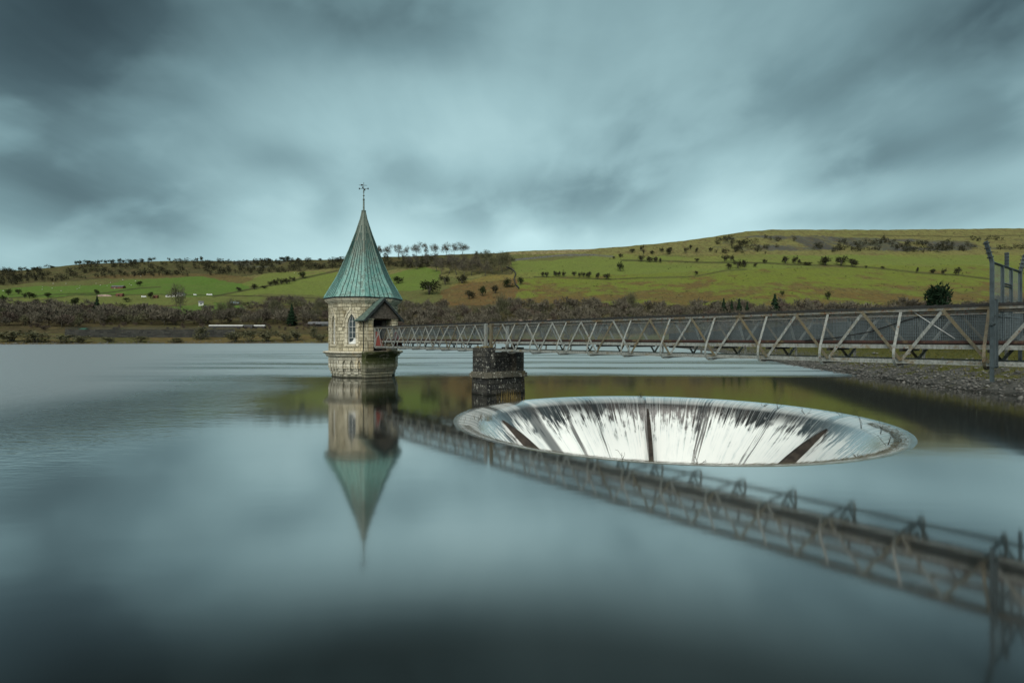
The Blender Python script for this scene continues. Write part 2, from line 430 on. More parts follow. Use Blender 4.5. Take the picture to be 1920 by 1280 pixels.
# clouds on a flat deck, drawn out along the wind over the long exposure
cl1 = g.noise(g.vec(cx*.62, cy*.20, 1.3), 1.0, 5, .52, .3)
cl2 = g.noise(g.vec(cx*1.7, cy*.42, 7.7), 1.0, 5, .55, .2)
cl3 = g.noise(g.vec(az*4.5, el*8.0, 2.2), 1.0, 4, .5, .3)
def lobe(px, py, sx, sy, amp):
    a0 = math.atan((px-PX0)/F); e0 = math.atan((HOR-py)/F*math.cos(a0))
    ux = (az-a0)/(sx/F*math.cos(a0)**2); uy = (el-e0)/(sy/F*math.cos(a0))
    return ((ux*ux+uy*uy)*-.5).fn('EXPONENT')*amp
v = el.smooth(R(8), R(34), 1.0, .58) - el.smooth(R(34), R(70), 0, .22)
v = v - az.smooth(R(-10), R(-46), 0, .27) - az.smooth(R(14), R(44), 0, .16) - az.fn('ABSOLUTE').smooth(R(60), R(120), 0, .12)
cl4 = g.noise(g.vec(az*8.0+3.0, el*12.0 - az*2.0, 4.4), 1.0, 4, .45, .25)
dark, lite = None, None
for L in ((40,100,190,140,.24), (130,370,210,100,.15), (330,400,150,60,.15), (700,20,170,60,.18), (230,20,120,80,.12),
          (1460,190,150,50,.16), (1210,240,90,45,.16), (1000,375,130,45,.20), (1160,360,110,55,.24), (1580,310,80,40,.22),
          (1890,20,200,60,.20), (1780,270,150,40,.18), (1900,150,90,80,.14), (740,330,55,40,.20), (530,300,70,24,.14), (620,390,30,40,.14), (1500,415,60,14,.14), (1740,400,120,25,.2), (870,380,50,40,.16)):
    l_ = lobe(*L); dark = l_ if dark is None else dark + l_
for L in ((900,300,260,90,.03), (990,445,32,20,.16), (1340,385,70,45,.11), (20,460,60,20,.10)):
    v = v + lobe(*L)
v = v - dark*cl4.smooth(.30, .62, .6, 1.2)
v = v + (cl1-.5)*.34 + (cl2-.5)*.2*el.smooth(R(5), R(20), .4, 1.3) + (cl3-.5)*.20
skyc = g.ramp(v.clamp(), [(0, (.008, .015, .017)), (.25, (.032, .056, .063)), (.5, (.090, .150, .163)), (.75, (.172, .268, .283)), (1, (.28, .405, .418))])
bg2 = g.n('ShaderNodeBackground'); g.put(bg2.inputs[0], skyc); bg2.inputs[1].default_value = 1.0
ms = g.mixsh(.95, bg1.outputs[0], bg2.outputs[0])
g.t.links.new(ms, g.n('ShaderNodeOutputWorld').inputs[0])
SC.cycles.caustics_reflective = False; SC.cycles.caustics_refractive = False
SC.view_settings.view_transform = 'Standard'; SC.view_settings.look = 'None'; SC.view_settings.exposure = 1.0; SC.view_settings.gamma = 1

# ---------------------------------------------------------------- reservoir surface with the round hole of the spillway
SPC, SPR = V(7.45, 27.2, 0), 10.35
rs = [SPR, SPR+.15, SPR+.5, 13, 18, 30, 60, 140, 400, 1400]
mb = MB(); nseg = 160
mb.rings([[SPC + V(math.cos(a), math.sin(a), 0)*r for a in (2*math.pi*k/nseg for k in range(nseg))] for r in rs], smooth=True)
wo = mb.build('reservoir_water', M['water'], uv=False)
tag(wo, 'still grey reservoir water around the tower and spillway', 'water', kind='structure')

# ---------------------------------------------------------------- bellmouth spillway
sp = thing('bellmouth_spillway', 'round stone bellmouth spillway with white water pouring down its inside', 'spillway', SPC)
prof = [(10.35,0), (10.2,-.012), (10.0,-.04), (9.8,-.073), (9.6,-.112), (9.45,-.15), (9.3,-.21), (9.15,-.30), (9.0,-.44), (8.8,-.62), (8.6,-.83), (8.3,-1.13), (8.0,-1.42), (7.6,-1.8), (7.1,-2.25), (6.6,-2.7), (6.1,-3.2), (5.6,-3.8), (5.1,-4.5), (4.6,-5.4), (4.1,-6.8), (3.7,-9), (3.5,-13)]
def lathe(pr, n=192, dz=0.0, jit=0.0):
    out = []
    for r, z in pr:
        out.append([V(math.cos(2*math.pi*k/n)*r, math.sin(2*math.pi*k/n)*r, z+dz) for k in range(n)])
    return out
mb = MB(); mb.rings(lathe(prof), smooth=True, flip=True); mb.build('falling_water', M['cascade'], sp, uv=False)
mb = MB(); mb.rings(lathe([(10.6,-.6), (10.4,-.25), (10.1,-.2), (9.7,-.25)]+[(r+.16, z-.16) for r, z in prof[6:]], 96), smooth=True, flip=True); mb.build('stone_bowl', M['bowl'], sp)
for az_f in (10, -66, 86, 158, -138):
    a = R(90-az_f)
    d, t = V(math.cos(a), math.sin(a), 0), V(-math.sin(a), math.cos(a), 0)
    m_ = MB()
    inn = [(8.75,-.67), (8.5,-.93), (8.2,-1.23), (7.9,-1.52), (7.5,-1.89), (7.0,-2.34), (6.4,-2.9), (5.8,-3.56), (5.2,-4.36)]
    hts = [.03, .15, .27, .36, .43, .48, .52, .53, .53]; wd = [.06, .075, .085, .095, .105, .11, .115, .12, .12]
    vs = []
    for (r, z), h, w in zip(inn, hts, wd):
        top = d*(r-h*.75) + V(0,0,z+h*.65); bot = d*(r+.3) + V(0,0,z-.3)
        vs.append([bot-t*w, bot+t*w, top+t*w, top-t*w])
    m_.rings(vs, cap0=True, cap1=True); m_.build('guide_fin', M['fin'], sp)

# straw and debris caught round the near lip
def slivers(n, fn):
    vs, fs = [], []
    for i in range(n):
        a, b, w = fn(i); d = (b-a); s_ = d.cross(V(0,0,1)); s_ = s_.normalized()*w if s_.length > 1e-5 else V(w,0,0)
        k = len(vs); vs += [a-s_, a+s_, b+V(0,0,w)]; fs.append((k, k+1, k+2))
    return vs, fs
def lip_z(r):
    return float(np.interp(-r, [-q[0] for q in prof], [q[1] for q in prof]))
def deb(i):
    a = R(rnd.uniform(190, 352)); r = 9.6 + abs(rnd.gauss(0, .22)); l = rnd.uniform(.15, .55)
    p = SPC + V(math.cos(a)*r, math.sin(a)*r, lip_z(r)+.015); da = rnd.gauss(0, .35)
    return p, p + V(-math.sin(a+da), math.cos(a+da), rnd.uniform(0, .12))*l, .008
vs, fs = slivers(2600, deb)
tag(np_object('straw_debris', vs, fs, M['straw']), 'matted straw and dead stalks along the near lip of the spillway', 'debris', kind='stuff')

def twig_mesh(h, spread, n, seed):
    q = random.Random(seed); mb = MB()
    for i in range(n):
        a = q.uniform(0, 6.28); p = V(0,0,-.05); pts = [p]; rr = [.013]; dirn = V(math.cos(a)*spread, math.sin(a)*spread, 1).normalized()
        L = h*q.uniform(.6, 1); p2 = p
        for s_ in range(4):
            dirn = (dirn + V(q.gauss(0,.22), q.gauss(0,.22), q.gauss(0,.1))).normalized(); p2 = p2 + dirn*L/4; pts.append(p2); rr.append(.013*(1-(s_+1)*.2))
            if s_ > 0:
                e = p2 + (dirn + V(q.gauss(0,.7), q.gauss(0,.7), q.gauss(0,.4))).normalized()*L*.25
                mb.tube([p2, e], [.007, .004], 4)
        mb.tube(pts, rr, 5)
    return mb
tw = [(8, 9.95, .55, .9, 8, 'dark tuft of dead twigs caught on the far rim of the spillway'),
      (60, 9.5, .9, .3, 3, 'tall thin twig snagged on the far right of the rim beside the twig tuft'),
      (54, 9.6, .4, 1.6, 7, 'flat tangle of dead twigs on the far right rim of the spillway'),
      (72, 9.3, .7, .9, 3, 'spreading twig above the streaked water on the right of the bowl'),
      (100, 9.2, 1.0, .25, 2, 'upright bare twig at the right end of the falling water'),
      (112, 9.35, .95, .3, 2, 'tall forked twig near the brown right corner of the spillway lip'),
      (83, 9.9, .5, .8, 2, 'small twig on the calm water at the right tip of the rim'),
      (130, 9.4, .6, .7, 3, 'low twig beside the foam on the near right lip'),
      (188, 9.42, .6, .7, 3, 'curved twig against the foam just left of the middle fin'),
      (203, 9.42, .45, .8, 2, 'short twig left of the curved one on the near lip'),
      (150, 9.42, .3, 1.5, 6, 'pale bundle of weed on the near right lip under the dark fin')]
for i, (az_, r, h, sp_, n, lab) in enumerate(tw):
    a = R(90-az_); p = SPC + V(math.cos(a)*r, math.sin(a)*r, lip_z(r))
    o = twig_mesh(h, sp_, n, 50+i).build('dead_twig', M['twigdark'], uv=False); o.location = p
    tag(o, lab, 'twig', 'twigs caught on the spillway rim')
def reed_clump(cx_, cy_, n, h, label, mat):
    vs, fs = slivers(n, lambda i: (lambda p: (p, p+V(rnd.gauss(0,.14), rnd.gauss(0,.14), rnd.uniform(.5,1)*h), .012))(V(rnd.gauss(0,.42), rnd.gauss(0,.3), 0)))
    o = np_object('reed_clump', vs, fs, mat); o.location = (cx_, cy_, -.02); tag(o, label, 'reeds', kind='stuff')
pp = at(958, 35.2); reed_clump(pp.x, pp.y, 80, .8, 'yellow dead reeds on the rim in front of the stone bridge pier', M['reed'])
pp = at(905, 26.5); reed_clump(pp.x, pp.y, 60, .5, 'pale weeds standing in foam at the left end of the spillway', M['straw'])

# ---------------------------------------------------------------- valve tower
TA = at(682, 57.6); SCL = 57.6/F
BA = math.atan2(-.773, .634)             # direction from the tower along the bridge
tower = thing('valve_tower', 'octagonal stone valve tower with a green copper spire rising from the water', 'tower', TA)
def octa(r, z, rot=R(22.5)):
    return [V(math.cos(BA+rot+k*math.pi/4)*r, math.sin(BA+rot+k*math.pi/4)*r, z) for k in range(8)]
def octrings(name, pr, mat, cap0=False, cap1=False, parent=tower):
    mb = MB(); mb.rings([octa(r, z) for r, z in pr], cap0=cap0, cap1=cap1); return mb.build(name, mat, parent)
c225 = math.cos(R(22.5)); RW = 3.56
def arch(a, spring, apex, n=7):
    """right-to-left pointed arch curve (x, z)"""
    rise = apex-spring; rad = (a*a+rise*rise)/(2*a); out = []
    th = math.asin(min(1, rise/rad))
    for i in range(n+1):
        t = th*i/n; out.append((a-rad+rad*math.cos(t), spring+rad*math.sin(t)))
    return out + [(-x, z) for x, z in out[-2::-1]]
class Face:
    def __init__(s, ang, r):
        s.n = V(math.cos(ang), math.sin(ang), 0); s.t = V(-math.sin(ang), math.cos(ang), 0); s.o = s.n*r
    def p(s, x, z, out=0.0): return s.o + s.t*x + V(0,0,z) + s.n*out
def pierced(mb, fc, hw, z0, z1, ops, depth):
    """wall face with arched openings [(xc,a,sill,spring,apex)], reveals going in by depth"""
    xs = -hw
    for xc, a, sill, spr, apx in ops:
        mb.add([fc.p(xs,z0), fc.p(xc-a,z0), fc.p(xc-a,z1), fc.p(xs,z1)], [(0,1,2,3)])
        mb.add([fc.p(xc-a,z0), fc.p(xc+a,z0), fc.p(xc+a,sill), fc.p(xc-a,sill)], [(0,1,2,3)])
        cur = arch(a, spr, apx)
        for (xa, za), (xb, zb) in zip(cur, cur[1:]):
            mb.add([fc.p(xc+xb,zb), fc.p(xc+xa,za), fc.p(xc+xa,z1), fc.p(xc+xb,z1)], [(0,1,2,3)])
        loop = [(-a, sill), (a, sill)] + cur
        for (xa, za), (xb, zb) in zip(loop, loop[1:]+loop[:1]):
            if abs(xa-xb)+abs(za-zb) < 1e-6: continue
            mb.add([fc.p(xc+xa,za), fc.p(xc+xb,zb), fc.p(xc+xb,zb,-depth), fc.p(xc+xa,za,-depth)], [(0,1,2,3)])
        xs = xc+a
    mb.add([fc.p(xs,z0), fc.p(hw,z0), fc.p(hw,z1), fc.p(xs,z1)], [(0,1,2,3)])
# base under the ledge: plinth, corbel steps and lancet niches
mb = MB()
mb.rings([octa(3.24,-2), octa(3.24,.34), octa(3.27,.36)])
RB = 3.57
for k in range(8):
    fc = Face(BA + k*math.pi/4, RB*c225); hw = RB*math.sin(R(22.5))
    ops = [(x, .17, .95, 1.45, 1.78) for x in (-.78, 0, .78)] if k != 0 else []
    pierced(mb, fc, hw, .95, 2.12, ops, .22)
    if ops:
        mb.add([fc.p(-hw,.95,-.225), fc.p(hw,.95,-.225), fc.p(hw,1.9,-.225), fc.p(-hw,1.9,-.225)], [(0,1,2,3)])
    for lev, (zz, rr) in enumerate(((.66, 3.47), (.36, 3.35))):
        f2 = Face(BA + k*math.pi/4, rr*c225); h2 = rr*math.sin(R(22.5))
        segs = [(-h2,-.95), (-.61,-.17), (.17,.61), (.95,h2)] if k else [(-h2,h2)]
        for x0, x1 in segs:
            q = lambda x, z, d: f2.p(x, z, d)
            mb.add([q(x0,zz,0), q(x1,zz,0), q(x1,zz+.287,0), q(x0,zz+.287,0), q(x0,zz,-.4), q(x1,zz,-.4), q(x1,zz+.287,-.4), q(x0,zz+.287,-.4)],
                   [(0,1,2,3), (1,0,4,5), (3,2,6,7), (0,3,7,4), (2,1,5,6)])
    mb.rings([[fc.p(-hw*.93,.34,-.36), fc.p(hw*.93,.34,-.36)], [fc.p(-hw*.93,.96,-.26), fc.p(hw*.93,.96,-.26)]], closed_ring=False)
mb.build('stone_base', M['basestone'], tower)
octrings('base_cornice', [(3.57,2.11), (3.74,2.13), (3.78,2.24), (3.86,2.27), (3.86,2.38), (4.02,2.46), (4.13,2.5), (4.13,2.62), (3.95,2.68), (3.5,2.72)], M['basestone'])
# wall with lancet windows
WZ0, WZ1 = 2.70, 7.62
mb = MB(); winf = (-1, -2, -3, 3)
for k in range(8):
    kk = k if k <= 4 else k-8
    fc = Face(BA + kk*math.pi/4, RW*c225); hw = RW*math.sin(R(22.5))
    pierced(mb, fc, hw, WZ0, WZ1, [(0, .42, 3.42, 5.35, 6.45)] if kk in winf else [], .34)
mb.build('stone_wall', M['stone'], tower)
for kk in winf:
    fc = Face(BA + kk*math.pi/4, RW*c225); w = MB()
    cur = arch(.41, 5.35, 6.44); inner = arch(.34, 5.35, 6.34)
    lo = [(-.41,3.43), (.41,3.43)] + cur; li = [(-.34,3.5), (.34,3.5)] + inner
    for i in range(len(lo)):
        j = (i+1) % len(lo)
        w.add([fc.p(*lo[i],-.2), fc.p(*lo[j],-.2), fc.p(*li[j],-.2), fc.p(*li[i],-.2), fc.p(*li[i],-.3), fc.p(*li[j],-.3)], [(0,1,2,3), (3,2,5,4)])
    w.frame_box(fc.p(-.014,4.05,-.26), fc.t*.028, V(0,0,2.28), fc.n*.05)
    for zz in (4.02, 4.58, 5.14, 5.68): w.frame_box(fc.p(-.34,zz,-.262), fc.t*.68, V(0,0,.03), fc.n*.045)
    wf = w.build('window', M['white'], tower)
    gl = MB(); gl.add([fc.p(-.36,3.48,-.29), fc.p(.36,3.48,-.29)] + [fc.p(x,z,-.29) for x, z in inner], [tuple(range(2+len(inner)))]); gl.build('pane', M['glass'], wf)
    bl = MB()
    bl.add([fc.p(-.34,3.5,-.27), fc.p(.34,3.5,-.27), fc.p(.34,4.02,-.27), fc.p(.12,3.98,-.27), fc.p(.02,3.74,-.27), fc.p(-.2,3.62,-.27), fc.p(-.34,3.64,-.27)], [tuple(range(7))]); bl.build('blank_pane', M['white'], wf)
    # ashlar surround and hood mould
    s_ = MB(); o1 = arch(.43, 5.35, 6.47); o2 = arch(.72, 5.3, 6.92); o3 = arch(.84, 5.3, 7.08)
    a1 = [(.43,3.4)] + o1 + [(-.43,3.4)]; a2 = [(.72,3.4)] + o2 + [(-.72,3.4)]
    for i in range(len(a1)-1):
        s_.add([fc.p(*a1[i],.03), fc.p(*a2[i],.03), fc.p(*a2[i+1],.03), fc.p(*a1[i+1],.03), fc.p(*a1[i],-.1), fc.p(*a1[i+1],-.1), fc.p(*a2[i],-.02), fc.p(*a2[i+1],-.02)], [(0,1,2,3), (0,3,5,4), (1,6,7,2)])
    s_.frame_box(fc.p(-.74,3.2,0), fc.t*1.48, V(0,0,.2), fc.n*.07)
    s_.build('window_surround', M['ashlar'], tower)
    h_ = MB()
    for i in range(len(o2)-1):
        h_.add([fc.p(*o2[i],.10), fc.p(*o3[i],.10), fc.p(*o3[i+1],.10), fc.p(*o2[i+1],.10), fc.p(*o2[i],.0), fc.p(*o2[i+1],.0), fc.p(*o3[i],.0), fc.p(*o3[i+1],.0)], [(0,1,2,3), (0,3,5,4), (1,6,7,2)])
    for sg in (-1, 1): h_.frame_box(fc.p(sg*.78-.1,5.16,0), fc.t*.2, V(0,0,.16), fc.n*.13)
    h_.build('hood_mould', M['ashlar'], tower)
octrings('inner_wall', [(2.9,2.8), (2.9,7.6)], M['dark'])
octrings('eaves_cornice', [(3.56,7.60), (3.66,7.62), (3.66,7.72), (3.84,7.76), (3.84,7.86), (3.95,7.90), (3.98,8.0), (3.98,8.06), (3.6,8.07)], M['ashlar'])
octrings('gutter', [(3.985,8.05), (4.03,8.06), (4.06,8.16), (3.9,8.165)], M['iron'])
k_ = 57.6/56
rp = [(4.03,7.98), (3.93,8.19), (3.42,9.01), (2.91,9.83), (2.5,10.65), (2.15,11.46), (1.82,12.28), (1.47,13.1), (1.17,13.92), (.86,14.74), (.59,15.56), (.33,16.38), (.18,17.1)]
rp = [(r*k_, 4+(z-4)*k_) for r, z in rp]; rp[0] = (4.09, 8.17); rp[1] = (3.95, rp[1][1]+.06)
roof = octrings('spire_roof', rp, M['copper'], cap1=True)
# standing seams on every facet and ridge rolls on the corners
se, ri = MB(), MB()
for k in range(8):
    rings_ = [octa(r, z) for r, z in rp]
    ri.tube([q[k] for q in rings_], [.045]*len(rings_), 5)
    nn = V(math.cos(BA+(k+1)*math.pi/4), math.sin(BA+(k+1)*math.pi/4), .3).normalized()
    L = len(rings_)
    for fr, top in ((.17, 8), (.33, 9), (.5, 10), (.67, 9), (.83, 8)):
        pts = [q[k].lerp(q[(k+1) % 8], fr) + nn*.012 for q in rings_[:top+1]]
        se.strip(pts, 0.05, .06, q_side := (rings_[0][(k+1) % 8]-rings_[0][k]))
se.build('standing_seams', M['seam'], roof, uv=False); ri.build('ridge_rolls', M['copper'], roof, uv=False)
fin_ = MB(); TZ = rp[-1][1]
def lz(pr, n=10): return [[V(math.cos(2*math.pi*k/n)*r, math.sin(2*math.pi*k/n)*r, z) for k in range(n)] for r, z in pr]
fin_.rings(lz([(.2,TZ-.05), (.25,TZ), (.25,TZ+.1), (.1,TZ+.14), (.085,TZ+1.2), (.12,TZ+1.28), (.05,TZ+1.4), (.04,TZ+1.6), (.11,TZ+1.68), (.04,TZ+1.78), (.035,TZ+1.95), (.07,TZ+2.02), (.06,TZ+2.25), (.03,TZ+2.35), (.022,TZ+3.1)]), cap1=True)
fo = fin_.build('finial', M['lead'], tower, uv=False)
va = MB(); zc = TZ+2.42
for a in (BA+R(52), BA+R(142)):
    d = V(math.cos(a), math.sin(a), 0)
    va.bar(V(0,0,zc)-d*.48, V(0,0,zc)+d*.48, .035, .035)
    for sg in (-1, 1): va.bar(V(0,0,zc-.07)+d*sg*.46, V(0,0,zc+.08)+d*sg*.46, .09, .09)
d = V(math.cos(BA+R(60)), math.sin(BA+R(60)), 0)
va.bar(V(0,0,zc+.36)-d*.5, V(0,0,zc+.36)+d*.34, .03, .03)
va.add([V(0,0,zc+.30)-d*.08, V(0,0,zc+.30)-d*.3, V(0,0,zc+.46)-d*.3, V(0,0,zc+.46)-d*.08], [(0,1,2,3), (3,2,1,0)])
va.build('weather_vane', M['iron'], fo, uv=False)
# porch towards the bridge
pf = Face(BA, 4.6); hwp = 1.62
pb = MB()
pb.rings([[pf.p(-hwp*s_,z,0-o_), pf.p(hwp*s_,z,0-o_), pf.p(hwp*s_,z,-1.9), pf.p(-hwp*s_,z,-1.9)] for z, o_, s_ in ((-2,.95,.9), (.36,.95,.9), (.38,.82,.94), (.66,.82,.94), (.68,.68,.97), (.94,.68,.97), (.96,.5,1), (2.1,.5,1), (2.12,.38,1.02), (2.25,.38,1.02), (2.28,.22,1.05), (2.42,.22,1.05), (2.46,0,1.1), (2.66,0,1.1))], cap1=True)
pb.build('porch_base', M['mossy'], tower)
for sg in (-1, 1):
    q = MB(); x0 = -hwp if sg < 0 else .98
    q.frame_box(pf.p(x0,2.665,-.12), pf.t*.64, V(0,0,3.15), -pf.n*.62)
    q.frame_box(pf.p(x0-.05,5.815,-.07), pf.t*.74, V(0,0,.14), -pf.n*.72)
    q.frame_box(pf.p(x0+.1,2.668,-.74), pf.t*.44, V(0,0,3.2), -pf.n*.9)
    q.build('porch_pillar', M['stone'], tower)
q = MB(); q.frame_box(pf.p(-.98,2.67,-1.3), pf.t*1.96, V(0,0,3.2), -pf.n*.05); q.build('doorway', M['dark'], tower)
q = MB(); q.frame_box(pf.p(.45,2.68,-1.22), pf.t*.5, V(0,0,3.1), -pf.n*.05); q.build('door_leaf', M['board'], tower)
q = MB(); gz, ga = 5.96, 7.78
q.add([pf.p(-1.75,gz,0), pf.p(1.75,gz,0), pf.p(0,ga,0), pf.p(-1.75,gz,-.12), pf.p(1.75,gz,-.12), pf.p(0,ga,-.12)], [(0,1,2), (5,4,3), (1,0,3,4)])
q.build('gable_board', M['board'], tower)
q = MB()
for sg in (-1, 1):
    a, b = pf.p(0,7.92,.3), pf.p(sg*2.12,5.72,.3); back = -pf.n*2.6; th = V(0,0,.12)
    q.add([a, b, b+back, a+back, a+th, b+th, b+back+th, a+back+th], [(0,1,2,3), (7,6,5,4), (0,4,5,1), (1,5,6,2)])
q.build('porch_roof', M['porchcopper'], tower)
q = MB()
for sg in (-1, 1): q.bar(pf.p(0,7.86,.32), pf.p(sg*2.13,5.66,.32), .06, .2, side=pf.n)
q.build('barge_board', M['iron'], tower)
q = MB(); q.tube([pf.p(-1.78,2.7,-.7), pf.p(-1.78,5.6,-.7), pf.p(-2.0,5.75,-.6)], .055, 6); q.build('drainpipe', M['iron'], tower, uv=False)

# ---------------------------------------------------------------- footbridge: two truss spans over a pier
A0 = V(15.7, 17.8, 0); BD, BN = V(-.634, .773, 0).normalized(), V(.773, .634, 0).normalized(); BW = 2.0
def B(s, u, z): return A0 + BD*s + BN*u + V(0,0,z)
ZT, ZB, ZD = 5.09, 3.09, 3.80
def span(label, s0, s1, nodes, seed):
    q = random.Random(seed)
    br = thing('footbridge_span', label, 'footbridge', B((s0+s1)/2, BW/2, ZB), group='spans of the steel footbridge')
    off = br.location
    def done(mb, name, mat, parent=br, uv=False):
        mb.v = [(x-off.x, y-off.y, z-off.z) for x, y, z in mb.v]; return mb.build(name, mat, parent, uv)
    for side, u in ((-1, 0.0), (1, BW)):
        c = MB(); c.bar(B(s0,u,ZT-.085), B(s1,u,ZT-.085), .13, .11); c.bar(B(s0,u-side*.05,ZT-.16), B(s1,u-side*.05,ZT-.16), .02, .12); done(c, 'top_chord', M['chord'])
        c = MB(); c.bar(B(s0,u,ZT+.012), B(s1,u,ZT+.012), .19, .085)
        s = s0
        while s < s1-.1:
            l = q.uniform(.03, .16); c.bar(B(s,u+q.uniform(-.03,.03),ZT+.06), B(s+l,u,ZT+.06), .1, q.uniform(.02,.06)); s += l+q.uniform(.05,.3)
        done(c, 'top_rail', M['toprail'])
        c = MB(); c.bar(B(s0,u,ZB+.075), B(s1,u,ZB+.075), .02, .15); c.bar(B(s0,u+side*.05,ZB+.01), B(s1,u+side*.05,ZB+.01), .12, .02)
        s = s0+.1
        while s < s1:
            c.frame_box(B(s,u+side*.01,ZB+.06), BD*.035, BN*side*.02, V(0,0,.035)); s += .19
        done(c, 'bottom_chord', M['steel'])
        st = [s0] + nodes + [s1] if nodes[0]-s0 > .6 else nodes + [s1]
        for i in range(len(st)-1):
            a, b = st[i], st[i+1]; m_ = (a+b)/2
            for (sa, za, sb, zb, k) in ((a, ZB+.1, m_, ZT-.12, 0), (m_, ZT-.12, b, ZB+.1, 1)):
                c = MB(); uo = u + side*(.035 if k else .06)
                c.bar(B(sa,uo,za), B(sb,uo,zb), .1, .02, side=BD); c.bar(B(sa,uo-side*.03,za), B(sb,uo-side*.03,zb), .018, .06, side=BD)
                st_ = (k == 0 and a < 12) or (k == 1 and a >= 12 and q.random() < .4) or q.random() < .06
                done(c, 'diagonal_brace', M['ochre'] if st_ else M['steel'])
        # outrigger stays: flat bars from the top chord, bowed out and hooked under the bottom chord
        for sN in nodes:
            c = MB(); pts = [(0.02,ZT-.1), (.76,ZB+.66), (.83,ZB+.48), (.86,ZB+.32), (.84,ZB+.16), (.77,ZB+.03), (.65,ZB-.06), (.5,ZB-.10), (.25,ZB-.09), (-.1,ZB-.05)]
            c.strip([B(sN, u+side*a, z) for a, z in pts], .085, .025, BD); c.strip([B(sN+.03, u+side*(a-.03), z+.01) for a, z in pts[:7]], .02, .06, BD)
            done(c, 'outrigger_stay', M['ochre'] if q.random() < .1 else M['steel'])
        c = MB(); ub = u - side*.1
        c.bar(B(s0,ub+side*.06,ZD-.10), B(s1,ub+side*.06,ZD-.10), .05, .15); done(c, 'deck_beam', M['steel'] if side < 0 else M['chord'])
        c = MB(); c.bar(B(s0,ub,ZD+.07), B(s1,ub,ZD+.07), .03, .1); done(c, 'kick_plate', M['redlead'])
        # square wire mesh between kick plate and hand rail
        c = MB(); z0, z1 = ZD+.12, ZT-.24; n = int((s1-s0)/.055); w = .0065
        for i in range(n):
            s = s0+.03+i*.055; c.add([B(s-w/2,ub,z0), B(s+w/2,ub,z0), B(s+w/2,ub,z1), B(s-w/2,ub,z1)], [(0,1,2,3)])
        for i in range(18):
            z = z0+i*(z1-z0)/17; c.add([B(s0,ub+.006,z-w/2), B(s1,ub+.006,z-w/2), B(s1,ub+.006,z+w/2), B(s0,ub+.006,z+w/2)], [(0,1,2,3)])
        done(c, 'mesh_panel', M['mesh'])
        c = MB(); c.bar(B(s0,ub,z1+.02), B(s1,ub,z1+.02), .05, .04)
        if side > 0:
            s = s0+.1
            while s < s1-.2: c.frame_box(B(s,ub-.02,z1+.035), BD*.1, BN*.03, V(0,0,.10)); s += .2
        done(c, 'mesh_rail', M['galv'] if side < 0 else M['chord'])
        for se_ in (s0, s1):
            c = MB(); c.bar(B(se_,u,ZB-.02), B(se_,u,ZT-.02), .24, .16, side=BD); done(c, 'end_post', M['ochre'] if (se_ == s1 and s0 < 10) else M['steel'])
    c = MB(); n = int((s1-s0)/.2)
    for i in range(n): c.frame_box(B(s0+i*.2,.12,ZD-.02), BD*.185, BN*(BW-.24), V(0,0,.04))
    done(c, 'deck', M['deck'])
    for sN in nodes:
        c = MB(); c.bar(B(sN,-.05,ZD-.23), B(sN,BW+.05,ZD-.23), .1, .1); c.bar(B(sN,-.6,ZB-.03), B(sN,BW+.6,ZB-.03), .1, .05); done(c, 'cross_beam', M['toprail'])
    return br, done
near, ndone = span('long near span of the grey steel footbridge from the security gate to the pier', -19.5, 27.1, [2.438*k for k in range(-7, 11)], 3)
far, fdone = span('short far span of the grey steel footbridge between the pier and the tower', 27.75, 46.0, [30.3+2.37*j for j in range(7)], 4)
c = MB()
for u in (-.02, BW+.02):
    c = MB(); c.add([B(46.0,u,ZB+.16), B(44.2,u,ZB+.16), B(45.4,u,ZT-.45), B(46.0,u,ZT-.45), B(46.0,u+.02,ZB+.16), B(44.2,u+.02,ZB+.16), B(45.4,u+.02,ZT-.45), B(46.0,u+.02,ZT-.45)], [(0,1,2,3), (7,6,5,4), (1,5,6,2)])
    fdone(c, 'end_plate', M['redplate'])

pc = B(27.38, .88, 0)
pier = thing('bridge_pier', 'dark lichen-spotted stone pier standing in the water under the footbridge', 'pier', pc, math.atan2(BN.y, BN.x))
def pbox(mb, u0, u1, t0, t1, z0, z1, b0=0.0):
    """box in pier axes: x across the bridge, y along it; bottom flared by b0"""
    mb.add([(u0-b0,t0-b0,z0), (u1+b0,t0-b0,z0), (u1+b0,t1+b0,z0), (u0-b0,t1+b0,z0), (u0,t0,z1), (u1,t0,z1), (u1,t1,z1), (u0,t1,z1)],
           [(0,3,2,1), (4,5,6,7), (0,1,5,4), (1,2,6,5), (2,3,7,6), (3,0,4,7)])
hu, ht = 1.70, .86
m_ = MB(); pbox(m_, -hu-.02, hu+.02, -ht-.02, ht+.02, -2, 1.18, .10); m_.build('lower_shaft', M['pierstone'], pier)
m_ = MB(); pbox(m_, -hu-.17, hu+.17, -ht-.17, ht+.17, 1.184, 1.50); pbox(m_, -hu-.08, hu+.08, -ht-.08, ht+.08, 1.502, 1.62); m_.build('string_course', M['piercap'], pier)
for sg in (-1, 1):
    m_ = MB(); u0, u1 = (-hu, -hu+.74) if sg < 0 else (hu-.74, hu); pbox(m_, u0, u1, -ht, ht, 1.622, 3.34); m_.build('side_block', M['pierstone'], pier)
m_ = MB(); pbox(m_, -hu+.742, hu-.742, -ht+.5, ht-.5, 1.623, 3.0); m_.build('recessed_wall', M['pierstone'], pier)
vs, fs = slivers(160, lambda i: (lambda p: (p, p+V(rnd.gauss(0,.05), rnd.gauss(0,.05), rnd.uniform(.04,.16)), .02))(V(rnd.uniform(-hu, -hu+.74), rnd.uniform(-ht, ht), 3.33)))
o = np_object('moss_tuft', vs, fs, M['reed'], pier)

